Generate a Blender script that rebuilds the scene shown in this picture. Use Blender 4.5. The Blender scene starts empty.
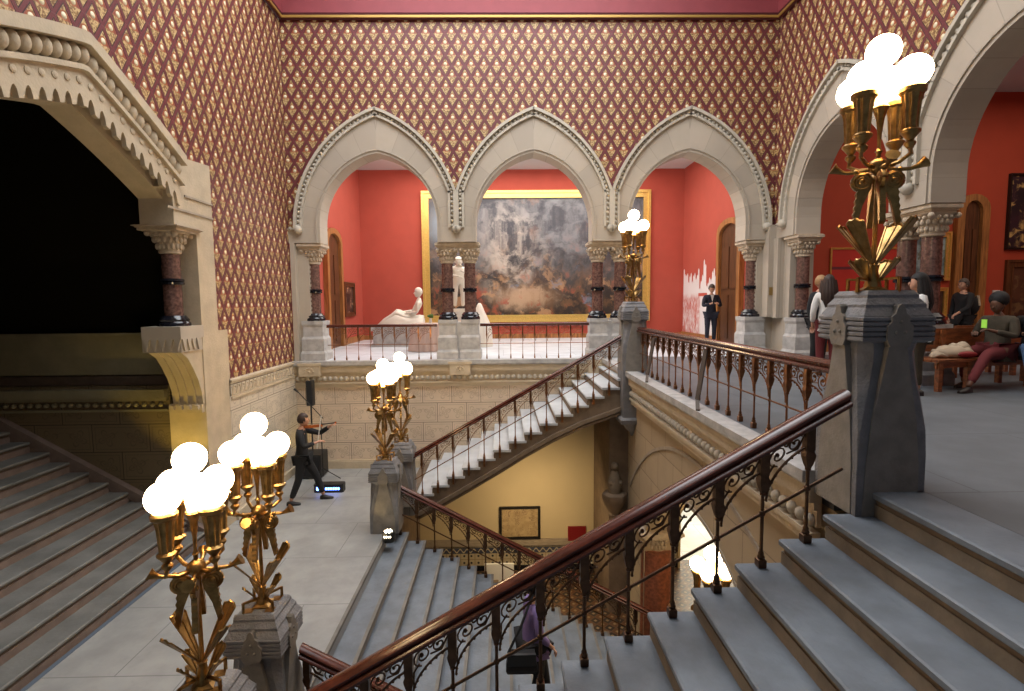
import bpy, bmesh, math, random
from mathutils import Vector, Matrix, Quaternion
random.seed(7)
PI=math.pi; R=math.radians
sc=bpy.context.scene
col=sc.collection
D=12.07; XR=6.25; XL=-4.83; ZC=7.57; ZL=-2.55; ZB=-5.11
YN=3.43; YF=9.86; T=.301; RS=.17; X0=2.485; TC=.295; RC=.16; XE=-1.99

# ------------------------------------------------------------------ materials
class S:
    """tiny node expression wrapper"""
    nt=None
    def __init__(s,v): s.v=v
    @staticmethod
    def m(op,*a,clamp=False):
        n=S.nt.nodes.new('ShaderNodeMath'); n.operation=op; n.use_clamp=clamp
        for i,x in enumerate(a):
            if isinstance(x,S): S.nt.links.new(x.v,n.inputs[i])
            else: n.inputs[i].default_value=x
        return S(n.outputs[0])
    def __add__(s,o): return S.m('ADD',s,o)
    __radd__=__add__
    def __sub__(s,o): return S.m('SUBTRACT',s,o)
    def __rsub__(s,o): return S.m('SUBTRACT',o,s)
    def __mul__(s,o): return S.m('MULTIPLY',s,o)
    __rmul__=__mul__
    def __truediv__(s,o): return S.m('DIVIDE',s,o)
    def gt(s,o): return S.m('GREATER_THAN',s,o)
    def lt(s,o): return S.m('LESS_THAN',s,o)
    def abs(s): return S.m('ABSOLUTE',s)
    def rnd(s): return S.m('ROUND',s)
    def floor(s): return S.m('FLOOR',s)
    def sqrt(s): return S.m('SQRT',s)
    def sin(s): return S.m('SINE',s)
    def max(s,o): return S.m('MAXIMUM',s,o)
    def min(s,o): return S.m('MINIMUM',s,o)
    def step(s,a,b):   # smooth ramp a->b
        n=S.nt.nodes.new('ShaderNodeMapRange'); n.interpolation_type='SMOOTHSTEP'
        S.nt.links.new(s.v,n.inputs[0]); n.inputs[1].default_value=a; n.inputs[2].default_value=b
        return S(n.outputs[0])
def mix(f,a,b):
    n=S.nt.nodes.new('ShaderNodeMix'); n.data_type='RGBA'
    def put(sock,x):
        if isinstance(x,S): S.nt.links.new(x.v,sock)
        elif isinstance(x,(int,float)): sock.default_value=x
        else: sock.default_value=(*x,1)
    put(n.inputs[0],f); put(n.inputs[6],a); put(n.inputs[7],b)
    return S(n.outputs[2])
def noise(scale,detail=3,vec=None,rough=.55):
    n=S.nt.nodes.new('ShaderNodeTexNoise'); n.inputs['Scale'].default_value=scale; n.inputs['Detail'].default_value=detail; n.inputs['Roughness'].default_value=rough
    if vec: S.nt.links.new(vec.v,n.inputs['Vector'])
    return S(n.outputs[0])
def pos(obj=False):
    if obj:
        n=S.nt.nodes.new('ShaderNodeTexCoord'); o=n.outputs['Object']
    else:
        n=S.nt.nodes.new('ShaderNodeNewGeometry'); o=n.outputs['Position']
    s=S.nt.nodes.new('ShaderNodeSeparateXYZ'); S.nt.links.new(o,s.inputs[0])
    return S(o),S(s.outputs[0]),S(s.outputs[1]),S(s.outputs[2])
def comb(x,y,z):
    n=S.nt.nodes.new('ShaderNodeCombineXYZ')
    for i,a in enumerate((x,y,z)):
        if isinstance(a,S): S.nt.links.new(a.v,n.inputs[i])
        else: n.inputs[i].default_value=a
    return S(n.outputs[0])
def mat(name,color=(.5,.5,.5),rough=.6,metal=0,build=None,var=0,vscale=3,bump=0,emis=None,estr=0,spec=None,bscale=30):
    m=bpy.data.materials.new(name); m.use_nodes=True; S.nt=m.node_tree
    b=m.node_tree.nodes['Principled BSDF']
    b.inputs['Base Color'].default_value=(*color,1); b.inputs['Roughness'].default_value=rough; b.inputs['Metallic'].default_value=metal
    if spec is not None: b.inputs['Specular IOR Level'].default_value=spec
    if emis: b.inputs['Emission Color'].default_value=(*emis,1); b.inputs['Emission Strength'].default_value=estr
    h=None; c=None
    if build:
        c,h=build()
    elif var:
        p=pos()[0]
        n=noise(vscale,4,p)
        c=mix(n.step(.25,.75),tuple(x*(1-var) for x in color),tuple(min(1,x*(1+var)) for x in color))
    if c is not None: S.nt.links.new(c.v,b.inputs['Base Color'])
    if bump and h is None: h=noise(bscale,3,pos()[0])
    if h is not None:
        bn=S.nt.nodes.new('ShaderNodeBump'); bn.inputs['Strength'].default_value=bump or .6; bn.inputs['Distance'].default_value=.02
        S.nt.links.new(h.v,bn.inputs['Height']); S.nt.links.new(bn.outputs[0],b.inputs['Normal'])
    return m

def lattice(axis):
    def f():
        p,x,y,z=pos(); s=x if axis=='x' else y
        w,h=.2865,.463
        s0=-4.52 if axis=='x' else 11.9
        a=(s-s0)/w+(z-7.275)/h; b=(s-s0)/w-(z-7.275)/h
        fa=a-a.rnd(); fb=b-b.rnd()
        mm=fa.abs().max(fb.abs())
        lu=(fa+fb)*(.5*w); lv=(fa-fb)*(.5*h)
        grid=mm.step(.395,.415); line=mm.step(.355,.375)*(1-grid)
        lw=lv-.045
        d=(lu*lu+lw*lw).sqrt()
        boss=1-d.step(.034,.041)
        ring=(1-d.step(.052,.060))*(1-boss)
        gold=(1-(lv-.01).step(-.02,.0)).max((lv.gt(.06))*(1-(lu.abs()).step(.035,.05)))
        n=noise(38,2,p)
        gcol=mix(n.step(.4,.62),(.20,.10,.035),(.60,.42,.19))
        c=mix(gold,(.26,.055,.03),gcol)
        c=mix(ring,c,(.33,.10,.03))
        c=mix(line,c,(.035,.008,.008))
        gn=noise(2.2,3,p)
        c=mix(grid,c,mix(gn,(.125,.020,.024),(.165,.034,.038)))
        c=mix(boss,c,(.78,.68,.46))
        hgt=grid*.8+boss*(1-(d*26)*(d*26))*1.2+gold*n*.25-line*.25
        return c,hgt
    return f

def blocks(axis,base,w=.9,h=.45,z0=0,motif=True,joint=.35,vary=.10,off=.5,s0=0):
    def f():
        p,x,y,z=pos(); s=x if axis=='x' else (y if axis=='y' else x+y)
        row=((z-z0)/h).floor(); q=(z-z0)/h-row
        u=(s-s0)/w+row*off; ci=u.floor(); pq=u-ci
        jx=(pq-.5).abs()*w; jz=(q-.5).abs()*h
        j=(jx.gt(w/2-.007)).max(jz.gt(h/2-.007))
        rn=noise(1.0,0,comb(ci*7.13,row*3.7,3.1))
        sn=noise(3.0,5,p); fn=noise(60,2,p)
        c=mix((rn-.3)*1.6,tuple(b*(1-vary) for b in base),tuple(min(1,b*(1+vary)) for b in base))
        c=mix(sn.step(.35,.8)*.35,c,tuple(b*.78 for b in base))
        hh=fn*.12-j*1.0
        dark=tuple(b*joint for b in base)
        if motif:
            a=(pq-.5)*w; b=(q-.5)*h
            frame=((a.abs()-(w/2-.05)).abs().lt(.006)*(b.abs().lt(h/2-.045))).max((b.abs()-(h/2-.05)).abs().lt(.006)*(a.abs().lt(w/2-.045)))
            al=S.m('PINGPONG',a+w/2,w/2)-w/4     # two motifs per block
            r=(al*al+b*b).sqrt(); th=S.m('ARCTAN2',b,al)
            pet=(S.m('COSINE',th*2-.9).abs()*.115+.025)
            leaf=((r-pet).abs().lt(.012)).max((r-pet*.5).abs().lt(.006))
            stem=((b-al*.55).abs().lt(.006))*(al.abs().lt(.19))
            cut=leaf.max(stem).max(frame)
            c=mix(cut*.38,c,dark); hh=hh-cut*.7
        c=mix(j,c,dark)
        return c,hh
    return f

def slabs(base,w,l,dark=.55,ox=0,oy=0):
    def f():
        p,x,y,z=pos()
        r=((y-oy)/l).floor(); u=(x-ox)/w+r*.5; v=(y-oy)/l
        j=((u-u.floor()-.5).abs().gt(.5-.006/w)).max((v-v.floor()-.5).abs().gt(.5-.006/l))
        n=noise(1.6,6,p,.62); n2=noise(14,4,p)
        rn=noise(1,0,comb(u.floor()*5.3,r*2.9,1.7))
        c=mix(n.step(.3,.75),tuple(b*.80 for b in base),tuple(b*1.16 for b in base))
        c=mix(n2.step(.55,.8)*.25,c,tuple(b*.7 for b in base))
        c=mix((rn-.3)*.5,c,tuple(b*.85 for b in base))
        c=mix(j,c,tuple(b*dark for b in base))
        return c,n2*.1-j*.6
    return f
def woodf(base,axis='z',sc_=1):
    def f():
        p,x,y,z=pos()
        k={'x':(2,25,25),'y':(25,2,25),'z':(25,25,2)}[axis]
        n=noise(1*sc_,4,comb(x*k[0],y*k[1],z*k[2]))
        return mix(n.step(.3,.7),tuple(b*.6 for b in base),tuple(b*1.25 for b in base)),n*.15
    return f

M={}
M['lat_x']=mat('gilded_lattice_back',rough=.5,build=lattice('x'),bump=.8)
M['lat_y']=mat('gilded_lattice_side',rough=.5,build=lattice('y'),bump=.8)
SA=(.44,.378,.305)
M['arch']=mat('arch_sandstone',rough=.8,build=blocks('xy',SA,w=9,h=9,motif=False,joint=.72,vary=.04,z0=-4.5,off=0),bump=.25)
def vouss(axis,c0):
    def f():
        p,x,y,z=pos(); sA=x if axis=='x' else y
        P_=3.545 if axis=='x' else 3.49; u=(sA-c0)/P_; dx=(u-u.rnd())*P_
        ang=S.m('ARCTAN2',z-3.05,dx.abs()+.35)*(1/.235); k=ang.floor(); fr=ang-k
        low=z.lt(3.05); r=((z-3.05)*(z-3.05)+dx*dx).sqrt()
        kk=mix(low,k,(-3,-3,-3))
        j=((fr-.5).abs().gt(.487))*(1-low)
        rn=noise(1,0,comb(k*3.7,u.rnd()*5.1+(dx.gt(0))*9.7,2.2)); sn=noise(2.5,5,p)
        c=mix((rn-.3)*1.7,tuple(b*.86 for b in SA),tuple(b*1.12 for b in (.46,.39,.31)))
        c=mix(low,c,SA); c=mix(sn.step(.3,.8)*.4,c,tuple(b*.82 for b in SA))
        c=mix(j*.5,c,tuple(b*.6 for b in SA)); return c,noise(50,2,p)*.1-j*.5
    return f
M['arch_x']=mat('voussoir_stone_back',rough=.8,build=vouss('x',-2.81),bump=.25)
M['arch_y']=mat('voussoir_stone_side',rough=.8,build=vouss('y',2.80),bump=.25)
M['arch_pale']=mat('pale_bead_stone',(.50,.45,.37),.8,var=.08)
M['arch_dark']=mat('carved_sandstone',(.36,.30,.23),.85,var=.12,vscale=5,bump=.4,bscale=60)
M['warm']=mat('warm_sandstone',(.50,.41,.29),.85,var=.10,vscale=4,bump=.3)
M['pan_x']=mat('incised_panels_back',rough=.85,build=blocks('x',(.66,.53,.40),w=.68,h=.46,z0=-2.40,s0=-.2),bump=.6)
M['pan_y']=mat('incised_panels_side',rough=.85,build=blocks('y',(.62,.54,.43),w=.68,h=.46,z0=-2.40),bump=.6)
M['pan_p']=mat('incised_panels_passage_shade',rough=.85,build=blocks('x',(.15,.112,.062),w=.92,h=.46,z0=-2.45,s0=.2),bump=.6)  # same panel stone, darkened so the colour carries the passage gloom
M['ashlar']=mat('ashlar_sandstone',rough=.85,build=blocks('y',(.44,.34,.22),w=.75,h=.62,motif=False,joint=.55,z0=-.5),bump=.4)
M['warm_d']=mat('shade_toned_passage_stone',(.20,.175,.105),.85,var=.12,vscale=3,bump=.3)  # darker copy of the warm sandstone, passage dimness put into its colour
M['plinth']=mat('grey_plinth_stone',(.40,.385,.37),.6,var=.22,vscale=6,bump=.2)
M['ped']=mat('pedestal_bluestone',(.20,.195,.20),.62,var=.22,vscale=5,bump=.5,bscale=45)
M['pedl']=mat('pedestal_face_warm_lit',(.24,.215,.185),.75,var=.15,vscale=8,bump=.2,bscale=45)  # same stone as the shaft, tanned to imitate warm lamplight
M['landing']=mat('landing_slate',rough=.5,build=slabs((.315,.315,.305),1.5,1.25,ox=.4,oy=.2),bump=.25)
M['gfloor']=mat('gallery_slate',rough=.5,build=slabs((.12,.135,.15),1.6,1.5,oy=.35),bump=.25)
M['gfloor2']=mat('back_gallery_floor',rough=.35,build=slabs((.62,.66,.70),1.8,1.6),bump=.1)
M['tread']=mat('bluestone_tread',(.15,.172,.20),.55,var=.20,vscale=3.5,bump=.25,bscale=22)
M['tread_l']=mat('pale_marble_tread',(.50,.515,.53),.45,var=.10,vscale=3,bump=.1)
M['tread_d']=mat('worn_slate_tread',(.15,.15,.14),.6,var=.22,vscale=3,bump=.2)
M['riser']=mat('tan_riser_stone',(.19,.145,.10),.75,var=.2,vscale=6,bump=.3)
M['nose']=mat('shade_brown_nosing',(.085,.06,.045),.6,var=.2,vscale=5)  # on the steps, dark brown stands in for shade under the tread edge
M['nose_g']=mat('brown_grey_nosing',(.17,.155,.135),.7,var=.2,vscale=5)
M['riser_g']=mat('grey_riser_stone',(.25,.235,.21),.75,var=.15,vscale=6,bump=.2)
M['riser_p']=mat('pinkish_riser_stone',(.17,.125,.105),.75,var=.15,vscale=6,bump=.2)
M['string']=mat('stair_string_stone',(.19,.135,.09),.8,var=.18,vscale=5,bump=.3)
M['red']=mat('gallery_red_wall',(.42,.072,.045),.85,var=.05,vscale=2)
M['orange']=mat('side_gallery_red_wall',(.44,.058,.024),.85,var=.05,vscale=2)
M['cove']=mat('cornice_maroon',(.27,.05,.06),.6,var=.06)
M['coved']=mat('cornice_dark_maroon',(.09,.015,.018),.6)
M['goldp']=mat('gold_paint',(.42,.25,.06),.45,.4)
M['white']=mat('gallery_ceiling_white',(.62,.64,.64),.9)
M['black']=mat('dark_void_black',(.016,.014,.009),1,spec=0)  # near black stands in for the unlit room beyond the parapet
M['beige']=mat('cream_plaster',(.60,.49,.30),.9,var=.04,vscale=1)
M['granite']=mat('polished_red_granite',(.13,.068,.055),.22,var=.5,vscale=22)
M['granite2']=mat('rough_red_granite',(.22,.07,.035),.4,var=.4,vscale=18)
M['jet']=mat('black_marble',(.010,.010,.014),.12)
M['cap']=mat('capital_stone',(.47,.38,.28),.8,var=.15,vscale=9,bump=.4)
M['wood']=mat('mahogany_handrail',rough=.22,build=woodf((.085,.022,.013),'x',.6),bump=.05)
M['iron']=mat('bronzed_iron',(.10,.052,.028),.38,.75,var=.35,vscale=12)
M['copper']=mat('copper_bronze',(.22,.095,.04),.35,.8,var=.35,vscale=12)
M['brass']=mat('aged_brass',(.36,.22,.08),.33,1.0,var=.35,vscale=16)
M['globe']=mat('lit_opal_globe',(1,.9,.7),.4,emis=(1,.74,.42),estr=26)
M['glowcup']=mat('lit_fluted_glass',(1,.8,.5),.4,emis=(1,.62,.25),estr=7)
M['oak']=mat('oak_door_wood',rough=.45,build=woodf((.36,.15,.045)),bump=.1)
M['oakd']=mat('dark_oak',rough=.45,build=woodf((.11,.04,.014)),bump=.1)
M['benchw']=mat('bench_wood',rough=.4,build=woodf((.24,.075,.024),'x'),bump=.1)
M['gilt']=mat('gilt_frame',(.80,.55,.16),.35,.7,var=.12,vscale=25,bump=.2)
M['blackframe']=mat('black_frame',(.012,.010,.009),.4)
M['marble']=mat('white_marble',(.72,.67,.58),.45,var=.04)
M['linen']=mat('pale_pink_cloth',(.50,.36,.30),.9,var=.08)
M['skin']=mat('skin_light',(.50,.27,.18),.6); M['skin_d']=mat('skin_dark',(.13,.055,.03),.55)
M['cloth_k']=mat('black_cloth',(.012,.012,.014),.9,bump=.1); M['navy']=mat('navy_suit',(.012,.014,.028),.85)
M['hair_b']=mat('brown_hair',(.03,.014,.009),.6); M['hair_k']=mat('black_hair',(.008,.006,.006),.7); M['hair_g']=mat('grey_brown_hair',(.07,.05,.04),.7); M['blonde']=mat('blonde_hair',(.34,.19,.08),.6)
M['purple']=mat('lilac_jacket',(.20,.14,.32),.8,var=.1); M['green']=mat('olive_jacket',(.055,.042,.026),.9,var=.2,vscale=9)
M['maroon']=mat('maroon_trousers',(.12,.012,.014),.85); M['jeans']=mat('blue_denim',(.04,.08,.16),.9,var=.15,vscale=40)
M['whitec']=mat('white_cotton',(.70,.68,.65),.85); M['shoe']=mat('dark_shoe_leather',(.012,.010,.010),.45); M['blueshoe']=mat('blue_shoe',(.01,.03,.10),.6)
M['tan']=mat('beige_canvas',(.42,.32,.22),.9,var=.1); M['violinw']=mat('violin_varnish',(.35,.09,.02),.2)
M['plastic']=mat('black_plastic',(.012,.012,.013),.5); M['led']=mat('blue_led',(.1,.2,1),.5,emis=(.12,.25,1),estr=9); M['ledw']=mat('warm_led',(1,.9,.7),.5,emis=(1,.85,.6),estr=14)
M['redsign']=mat('red_sign',(.22,.008,.01),.5); M['paper']=mat('paper_white',(.75,.74,.70),.8); M['phone']=mat('green_phone_case',(.25,.55,.05),.5,emis=(.35,.7,.1),estr=.4)
M['daylight']=mat('bright_doorway_glass',(1,1,1),.5,emis=(1,.90,.72),estr=3.2)
M['plaq']=mat('brass_plaque',(.35,.24,.09),.4,.8)
M['spotw']=mat('white_spotlight_casing',(.8,.8,.8),.4)
M['skyl']=mat('lit_skylight_glass',(1,1,1),.5,emis=(.93,.97,1),estr=3.0)
M['leafg']=mat('green_leaves',(.06,.16,.03),.7)
def f_tile():
    p,x,y,z=pos(); u=(x+y)*.7071/.17; v=(y-x)*.7071/.17
    fu=u-u.rnd(); fv=v-v.rnd(); mm=fu.abs().max(fv.abs()); ck=S.m('MODULO',(u.rnd()+v.rnd()).abs(),2.0)
    c=mix(ck,(.10,.045,.018),(.025,.018,.014)); c=mix(mm.lt(.16),c,(.24,.17,.09)); c=mix(mm.gt(.46),c,(.12,.07,.04))
    return c,mm*.1
M['tile']=mat('encaustic_floor_tile',rough=.35,build=f_tile,bump=.1)
def f_dado():
    p,x,y,z=pos(); s=x+y
    u=s/.17;v=(z+ZB)/.17
    fu=u-u.rnd(); fv=v-v.rnd(); r=(fu*fu+fv*fv).sqrt()
    c=mix(r.lt(.16),(.50,.43,.30),(.03,.03,.04)); c=mix((fu.abs().max(fv.abs())).gt(.46),c,(.30,.22,.12))
    band=(z+4.62).abs().lt(.07); n=(S.m('SINE',s*38)*.04)
    c=mix(band,c,(.05,.06,.10)); c=mix(((z+4.62-n).abs().lt(.018)),c,(.55,.48,.34))
    return c,r*.1
M['dado']=mat('patterned_dado_tile',rough=.4,build=f_dado,bump=.1)
def f_big():
    p,x,y,z=pos()
    q=noise(.55,5,comb(x+7,y,z*1.25),.6); w=noise(1.6,6,comb(x*1.0+3,y,z+q*2.2),.65); k=noise(3.2,5,comb(x*.9,3,z*1.1+w*1.6))
    hi=(z-2.6).step(-1.4,1.6)
    sky=mix(w.step(.35,.68),(.045,.045,.055),(.20,.20,.21)); gnd=mix(k.step(.40,.70),(.018,.011,.007),(.13,.065,.028))
    c=mix(hi,gnd,sky)
    dx=x-.35; dz=z-3.0
    r=(dx*dx*.9+dz*dz*.45).sqrt()+(q-.5)*1.1
    c=mix((1-r.step(.25,1.5))*w.step(.38,.62)*.8,c,(.52,.44,.36))
    c=mix((1-(((x-.8)*(x-.8)*.3+(z-1.5)*(z-1.5)*2).sqrt()+(k-.5)*1.3).step(.2,.85))*.75,c,(.50,.33,.20))
    c=mix(((k*w).step(.30,.42))*(1-hi)*.7,c,(.36,.06,.03))
    c=mix((1-(((x+1.9)*(x+1.9)+(z-4.1)*(z-4.1)).sqrt()+(w-.5)*1.6).step(.2,1.0))*.7,c,(.33,.40,.46))
    q2=noise(1.3,5,comb(x*1.0+11,2,z*1.2+k),.6)
    c=mix(q2.step(.56,.64)*(1-hi)*.75,c,(.42,.24,.12)); c=mix(noise(1.1,4,comb(x+31,2,z*1.5+w),.6).step(.60,.68)*(1-hi)*.7,c,(.14,.18,.24))
    c=mix(noise(.9,5,comb(x+51,2,z+w*1.5),.6).step(.56,.70)*hi*.5,c,(.26,.13,.08))
    return c,w*.05
M['bigart']=mat('stormy_oil_painting',rough=.5,build=f_big,bump=.05)
def f_art(c1,c2,c3,s=2.0,seed=0):
    def f():
        p,x,y,z=pos(); n=noise(s,5,comb(x+seed,y+seed,z*1.3)); k=noise(s*2.2,3,comb(x+seed*2,y,z+n*2))
        return mix(k.step(.5,.66),mix(n.step(.4,.6),c1,c2),c3),n*.05
    return f
M['art_a']=mat('dark_portrait_paint',rough=.5,build=f_art((.02,.012,.01),(.07,.03,.02),(.40,.24,.14),2.2,5),bump=.05)
M['art_b']=mat('blue_landscape_paint',rough=.5,build=f_art((.10,.14,.16),(.32,.40,.42),(.10,.09,.03),2.2,9),bump=.05)
M['art_c']=mat('black_yellow_paint',rough=.5,build=f_art((.010,.008,.012),(.03,.012,.02),(.55,.36,.13),1.6,21),bump=.05)
M['art_d']=mat('brown_paint',rough=.5,build=f_art((.05,.02,.012),(.10,.04,.02),(.16,.09,.04),1.6,3),bump=.05)
M['art_e']=mat('engraving_paper',rough=.7,build=f_art((.42,.30,.15),(.50,.37,.20),(.26,.17,.09),5,2),bump=.02)
def f_redart():
    p,x,y,z=pos(); n=noise(1.2,4,p)
    c=mix(n.step(.3,.7),(.50,.022,.012),(.60,.034,.018)); c=mix((z-2.08).abs().lt(.035),c,(.16,.02,.03)); return c,n*.02
M['art_r']=mat('red_field_paint',rough=.6,build=f_redart,bump=.05)
def f_mural():
    p,x,y,z=pos(); n=noise(2.6,5,comb(x,y*2.2,z*.9)); k=noise(7,4,comb(x,y*3,z))
    low=(1-(z-1.5).step(-.15,.1))*(y-17.35).step(-.1,.1)
    c=mix(low*(k*.6+n*.6).step(.44,.74),(.74,.70,.70),(.50,.10,.07)); 
    c=mix((y.lt(17.5))*(y.gt(16.75))*((z-1.5).abs().lt(.16))*(((z*26).sin()).gt(.2)),c,(.5,.08,.05))
    return c,n*.01
M['mural']=mat('white_red_wall_graphic',rough=.7,build=f_mural,bump=.02)

# ------------------------------------------------------------------ mesh builder
class MB:
    def __init__(s): s.v=[]; s.f=[]; s.fm=[]; s.mi=0
    def add(s,vs,fs):
        o=len(s.v); s.v+= [tuple(v) for v in vs]
        for f in fs: s.f.append([i+o for i in f]); s.fm.append(s.mi)
        return s
    def box(s,x0,x1,y0,y1,z0,z1,c=0):
        if c:
            return s.prism([(x0+c,y0),(x1-c,y0),(x1,y0+c),(x1,y1-c),(x1-c,y1),(x0+c,y1),(x0,y1-c),(x0,y0+c)],z0,z1,lambda a,b,c_:(a,b,c_))
        return s.add([(x,y,z) for x in(x0,x1) for y in(y0,y1) for z in(z0,z1)],[(0,1,3,2),(4,6,7,5),(0,4,5,1),(2,3,7,6),(0,2,6,4),(1,5,7,3)])
    def prism(s,poly,a,b,mp):
        n=len(poly)
        vs=[mp(p[0],p[1],a) for p in poly]+[mp(p[0],p[1],b) for p in poly]
        fs=[list(range(n)),list(range(2*n-1,n-1,-1))]+[(i,(i+1)%n,n+(i+1)%n,n+i) for i in range(n)]
        return s.add(vs,fs)
    def loft(s,rings,cap=True):
        n=len(rings[0]); vs=[p for r in rings for p in r]; fs=[]
        for k in range(len(rings)-1):
            for i in range(n): fs.append((k*n+i,k*n+(i+1)%n,(k+1)*n+(i+1)%n,(k+1)*n+i))
        if cap: fs+= [list(range(n))[::-1],[ (len(rings)-1)*n+i for i in range(n)]]
        return s.add(vs,fs)
    def lathe(s,prof,c=(0,0,0),n=16,rot=0,flute=0,fl_n=8):
        rings=[]
        for r,z in prof:
            rings.append([(c[0]+r*(1+flute*math.cos(fl_n*(2*PI*i/n)))*math.cos(2*PI*i/n+rot),c[1]+r*(1+flute*math.cos(fl_n*(2*PI*i/n)))*math.sin(2*PI*i/n+rot),c[2]+z) for i in range(n)])
        return s.loft(rings)
    def sq(s,prof,c=(0,0,0)):   # square section, half widths
        return s.lathe([(r*math.sqrt(2),z) for r,z in prof],c,4,PI/4)
    def sphere(s,c,r,n=12,m=8,sx=1,sy=1,sz=1):
        return s.add(*_sph(c,r,n,m,sx,sy,sz))
    def tube(s,pts,r,n=6,closed=False):
        pts=[Vector(p) for p in pts]; N=len(pts); rings=[]; up=None
        rr=r if isinstance(r,(list,tuple)) else [r]*N
        for i,p in enumerate(pts):
            t=(pts[min(i+1,N-1)]-pts[max(i-1,0)])
            if t.length<1e-9: t=Vector((0,0,1))
            t.normalize()
            if up is None:
                up=Vector((0,0,1)) if abs(t.z)<.9 else Vector((1,0,0))
            a=t.cross(up)
            if a.length<1e-6: a=t.orthogonal()
            a.normalize(); b=a.cross(t).normalized(); up=b
            rings.append([tuple(p+a*(rr[i]*math.cos(2*PI*k/n))+b*(rr[i]*math.sin(2*PI*k/n))) for k in range(n)])
        return s.loft(rings)
    def bar(s,a,b,w,h,up=(0,0,1)):
        a=Vector(a);b=Vector(b);t=(b-a).normalized(); u=Vector(up); x=t.cross(u)
        if x.length<1e-5: x=t.orthogonal()
        x.normalize(); y=x.cross(t).normalized()
        q=[(-w/2,-h/2),(w/2,-h/2),(w/2,h/2),(-w/2,h/2)]
        return s.loft([[tuple(p+x*i+y*j) for i,j in q] for p in(a,b)])
    def sweep(s,prof,path,frame):   # prof (o,d) ; frame(i)->(origin,axis_o,axis_d)
        rings=[]
        for i in range(len(path)):
            o,ax,ad=frame(i); o=Vector(o);ax=Vector(ax);ad=Vector(ad)
            rings.append([tuple(o+ax*p+ad*q) for p,q in prof])
        return s.loft(rings)
    def build(s,name,material,parent=None,smooth=None,kind=None,loc=None):
        me=bpy.data.meshes.new(name); me.from_pydata(s.v,[],s.f)
        mats=material if isinstance(material,(list,tuple)) else [material]
        for m in mats: me.materials.append(M[m])
        bm=bmesh.new(); bm.from_mesh(me)
        for i,f in enumerate(bm.faces): f.material_index=s.fm[i] if len(mats)>1 else 0
        bmesh.ops.recalc_face_normals(bm,faces=bm.faces)
        bm.to_mesh(me); bm.free()
        if smooth is not None:
            me.polygons.foreach_set('use_smooth',[True]*len(me.polygons)); me.set_sharp_from_angle(angle=R(smooth))
        o=bpy.data.objects.new(name,me); col.objects.link(o)
        if parent: o.parent=parent
        if kind: o['kind']=kind
        if loc: o.location=loc
        return o
def _sph(c,r,n,m,sx,sy,sz):
    vs=[(c[0],c[1],c[2]-r*sz)]
    for j in range(1,m):
        a=-PI/2+PI*j/m
        for i in range(n):
            t=2*PI*i/n; vs.append((c[0]+sx*r*math.cos(a)*math.cos(t),c[1]+sy*r*math.cos(a)*math.sin(t),c[2]+sz*r*math.sin(a)))
    vs.append((c[0],c[1],c[2]+r*sz)); fs=[]
    for i in range(n): fs.append((0,1+(i+1)%n,1+i))
    for j in range(m-2):
        for i in range(n): fs.append((1+j*n+i,1+j*n+(i+1)%n,1+(j+1)*n+(i+1)%n,1+(j+1)*n+i))
    l=len(vs)-1; b=1+(m-2)*n
    for i in range(n): fs.append((b+i,b+(i+1)%n,l))
    return vs,fs
def thing(name,label,cat,loc=(0,0,0),rz=0,group=None):
    o=bpy.data.objects.new(name,None); col.objects.link(o); o.location=loc; o.rotation_euler=(0,0,rz)
    o.empty_display_size=.1
    o['label']=label; o['category']=cat
    if group: o['group']=group
    return o
def tag(o,label,cat,group=None):
    o['label']=label; o['category']=cat
    if group: o['group']=group
    return o
def copy_tree(src,loc,rz=0,label=None,group=None):
    r=src.copy(); col.objects.link(r); r.location=loc; r.rotation_euler=(0,0,rz)
    if label: r['label']=label
    if group: r['group']=group
    def rec(a,b):
        for ch in list(a.children):
            c=ch.copy(); col.objects.link(c); c.parent=b; rec(ch,c)
    rec(src,r); return r
def share(me_obj,parent,loc,name=None):
    o=me_obj.copy(); col.objects.link(o); o.parent=parent; o.location=loc
    return o
XY=lambda a,b,c:(a,b,c)
_tr=[0]
def struct(mb,name,m,smooth=None): return mb.build(name,m,None,smooth,'structure')
def trim(mb,m,smooth=None,parent=None):
    _tr[0]+=1; return mb.build('trim_%d'%_tr[0],m,parent,smooth,'structure')

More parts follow.
